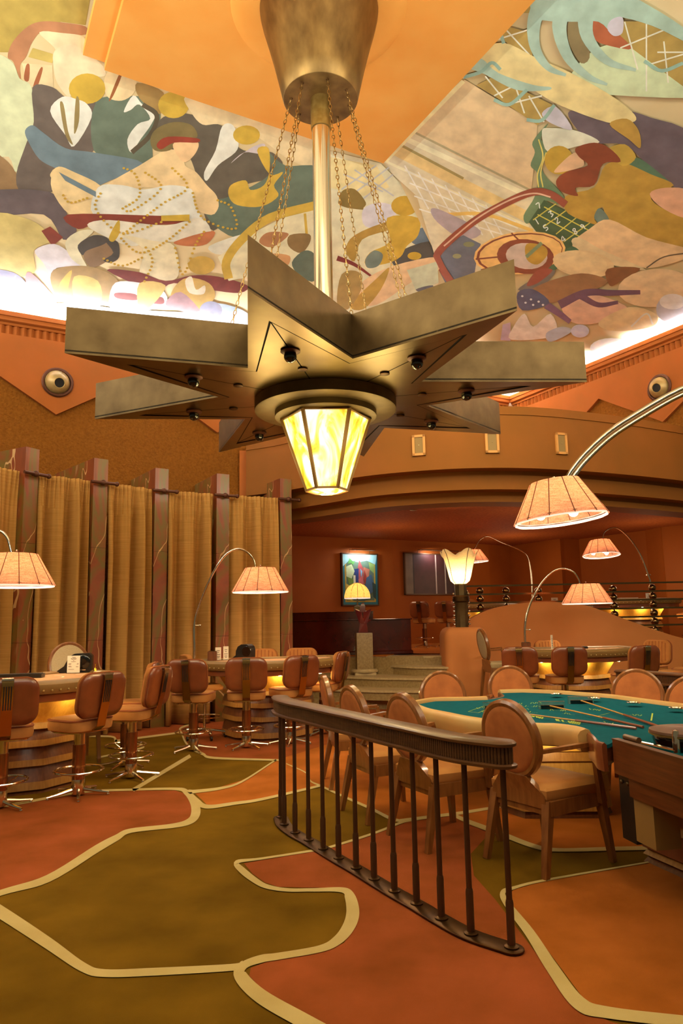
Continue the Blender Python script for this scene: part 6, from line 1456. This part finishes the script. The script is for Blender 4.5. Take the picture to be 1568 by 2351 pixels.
# pictures on the alcove wall
def picture(px, lab, paint, name='framed_painting', seg=0):
    w0, w1 = wallp[seg], wallp[seg+1]; wd_ = Vector((w1.x-w0.x, w1.y-w0.y)).normalized(); wn = Vector((wd_.y, -wd_.x))
    (x0, y0), (x1, y1) = px; um = (x0+x1)/2; Pw = W(um, (y0+y1)/2, (w0.x+wn.x*.07, w0.y+wn.y*.07), wd_)
    pl_ = W(x0, (y0+y1)/2, (w0.x+wn.x*.07, w0.y+wn.y*.07), wd_); prr = W(x1, (y0+y1)/2, (w0.x+wn.x*.07, w0.y+wn.y*.07), wd_)
    wdt = (prr-pl_).length; zt_ = W(um, y0, (w0.x, w0.y), wd_).z; zb_ = W(um, y1, (w0.x, w0.y), wd_).z; h_ = zt_-zb_; c = Vector((Pw.x, Pw.y, (zt_+zb_)/2))
    Mx = Matrix((Vector((wd_.x, wd_.y, 0)), Vector((-wn.x, -wn.y, 0)), Vector((0, 0, 1)))).transposed().to_4x4(); Mx.translation = c
    r = thing(name, lab, 'painting', tuple(c))
    fm = MB(); b_ = .03
    for q in ((-wdt/2, wdt/2, -.02, .06, h_/2-b_, h_/2), (-wdt/2, wdt/2, -.02, .06, -h_/2, -h_/2+b_), (-wdt/2, -wdt/2+b_, -.02, .06, -h_/2, h_/2), (wdt/2-b_, wdt/2, -.02, .06, -h_/2, h_/2)): fm.box(*q, M=Mx)
    fm.obj('frame', 'picture_frame', r)
    cv = MB(); k = [0]
    def poly(P, col, sm=False):
        k[0] += 1; Q = [(-wdt/2+b_+(wdt-2*b_)*min(1, max(0, p[0])), -.004-.0006*k[0], h_/2-b_-(h_-2*b_)*min(1, max(0, p[1]))) for p in P]
        tr = tessellate_polygon([[Vector((q[0], q[2], 0)) for q in Q]]); cv.add([Mx @ Vector(q) for q in Q], tr, False, s2l(col))
    paint(poly); cv.obj('canvas', 'picture_paint', r, fix=False)
    for sx in (-.28, .28):
        MB().tube([Mx @ Vector((wdt*sx, .02, h_/2)), Mx @ Vector((wdt*sx, -.02, h_/2+.09)), Mx @ Vector((wdt*sx, -.22, h_/2+.07))], .006, 6).obj('lamp_arm', 'bronze', r)
    MB().tube([Mx @ Vector((-wdt*.32, -.22, h_/2+.07)), Mx @ Vector((wdt*.32, -.22, h_/2+.07))], .018, 8).obj('picture_light', 'chrome', r)
    return Mx, wdt, h_
mat('picture_frame', (84, 54, 26), .4, .3)
def paint1(po):
    po([(0, 0), (1, 0), (1, 1), (0, 1)], (30, 110, 120)); po([(.06, .05), (.94, .05), (.94, .95), (.06, .95)], (190, 160, 60)); po([(.1, .08), (.9, .08), (.9, .92), (.1, .92)], (96, 120, 96))
    po([(0, .0), (1, 0), (.95, .2), (.7, .12), (.45, .16), (.2, .12), (.0, .25)], (150, 196, 190)); po([(.48, .1), (.6, .3), (.56, .55), (.46, .5), (.42, .32)], (178, 84, 80)); po([(.32, .3), (.46, .28), (.44, .6), (.34, .62)], (44, 60, 110))
    po([(.6, .25), (.78, .3), (.72, .55), (.6, .6)], (196, 120, 90)); po([(.1, .25), (.26, .2), (.34, .34), (.24, .5), (.1, .44)], (196, 206, 150)); po([(.75, .15), (.92, .2), (.9, .38), (.78, .3)], (140, 170, 90))
    po([(.12, .45), (.3, .5), (.34, .78), (.2, .7)], (110, 140, 60)); po([(.3, .42), (.36, .42), (.36, .78), (.3, .78)], (226, 214, 170)); po([(.44, .5), (.58, .42), (.6, .72), (.48, .78)], (196, 100, 96)); po([(.6, .5), (.82, .4), (.94, .7), (.7, .84)], (70, 104, 130))
    po([(.08, .58), (.18, .62), (.26, .92), (.1, .9)], (214, 190, 84)); po([(.3, .78), (.6, .74), (.84, .86), (.6, .93), (.3, .92)], (60, 90, 84)); po([(.84, .55), (.95, .6), (.94, .9), (.86, .84)], (40, 70, 64))
    po([(.2, .08), (.3, .15), (.36, .12), (.3, .22), (.24, .18), (.14, .2)], (90, 150, 70)); po([(.62, .3), (.68, .44), (.64, .6), (.58, .5)], (160, 60, 50)); po([(.5, .28), (.56, .34), (.52, .46)], (120, 180, 200))
def paint2(po):
    po([(0, 0), (1, 0), (1, 1), (0, 1)], (74, 34, 32)); po([(0, 0), (.12, 0), (.12, 1), (0, 1)], (120, 100, 80)); po([(.125, 0), (.14, 0), (.14, 1), (.125, 1)], (40, 24, 20)); po([(.50, 0), (.52, 0), (.52, 1), (.50, 1)], (196, 170, 150)); po([(.66, 0), (.68, 0), (.68, 1), (.66, 1)], (196, 180, 160)); po([(.69, 0), (.9, 0), (.9, 1), (.69, 1)], (60, 28, 26)); po([(.92, 0), (1, 0), (1, 1), (.92, 1)], (110, 96, 84))
Mx, wdt, h_ = picture(((785, 1271), (869, 1391)), 'framed colourful abstract painting with teal, yellow and red shapes behind the dome lamp', paint1)
l = area('picture_lamp', Mx @ Vector((0, -.20, h_/2+.05)), Mx @ Vector((0, .0, h_*.12)), .5, 9, (.95, .95, 1), .04)
Mx, wdt, h_ = picture(((931, 1272), (1068, 1366)), 'wide dark maroon striped painting left of the torch lamp', paint2, seg=1)
area('picture_lamp', Mx @ Vector((-.2, -.20, h_/2+.05)), Mx @ Vector((-.1, .0, h_*.12)), .4, 6, (1, .85, .85), .04)

# ---- short reeded railing at the far right, behind the green table
za = .895; q = [G(1425, 1538, za), G(1470, 1540, za), G(1530, 1544, za), G(1600, 1549, za), G(1680, 1556, za)]
railing([(p.x, p.y) for p in q], 'short dark reeded railing at the right, behind the green table')
# dark uprights below it: low reeded cabinet
r = thing('reeded_cabinet', 'dark reeded cabinet below the short railing at right', 'cabinet'); p = G(1496, 1610, 0) if False else Vector((q[2].x+.1, q[2].y+.25, 0))
MB().box(p.x-.1, p.x+1.4, p.y, p.y+.5, 0, .74).obj('body', 'wood_dark', r); MB().box(p.x-.13, p.x+1.43, p.y-.03, p.y+.53, .74, .765).obj('top', 'wood_brown', r)
mb = MB()
for k in range(30): mb.lathe([(.022, .02), (.022, .735)], 8, (p.x-.07+k*.05, p.y, 0))
o = mb.obj('reeds', 'wood_brown', r, fix=False); o['kind'] = 'stuff'
# floor uplights by the curtains and the plinth
for (u, v, lb) in ((338, 1668, 'small floor uplight at the foot of the curtains'),):
    p = G(u, v, 0); r = thing('floor_uplight', lb, 'light', (p.x, p.y, .004)); MB().box(p.x-.10, p.x+.10, p.y-.04, p.y+.04, .004, .04).obj('housing', 'black_plastic', r); MB().ball((p.x+.14, p.y, .03), .02, 8, 6).obj('lens', 'bulb', r)
p = G(372, 1655, 0); spot('uplight', (p.x, p.y-.18, .06), (p.x+.05, p.y+.4, 1.0), 6, 70, (1, .85, .6), .03)
for u in (790, 872):
    p = G(u, 1545, .48); spot('uplight', (p.x, p.y-.0, .52), (p.x, p.y+.5, .75), 5, 90, (1, .85, .6), .03)
# unseen fill points added to brighten the raised floor and its ceiling
for x, y, e_ in ((1.0, 16.2, 34), (4.4, 18.5, 40), (7.0, 16.2, 34), (3.6, 14.0, 20)): point('alcove_fill', (x, y, 2.5), e_*.8, (1, .72, .44), .3)
for u, v in ((940, 1172), (1100, 1240)): pass
p = G(949, 1171, 3.54); r = thing('ceiling_spot', 'small round recessed spot in the textured mezzanine ceiling', 'light', (p.x, p.y, 3.54)); MB().lathe([(.07, 3.546), (.07, 3.535), (.05, 3.53)], 16, (p.x, p.y, 0)).obj('trim_ring', 'bronze_pale', r); MB().lathe([(.045, 3.534), (.001, 3.536)], 12, (p.x, p.y, 0)).obj('lens', 'clear', r)
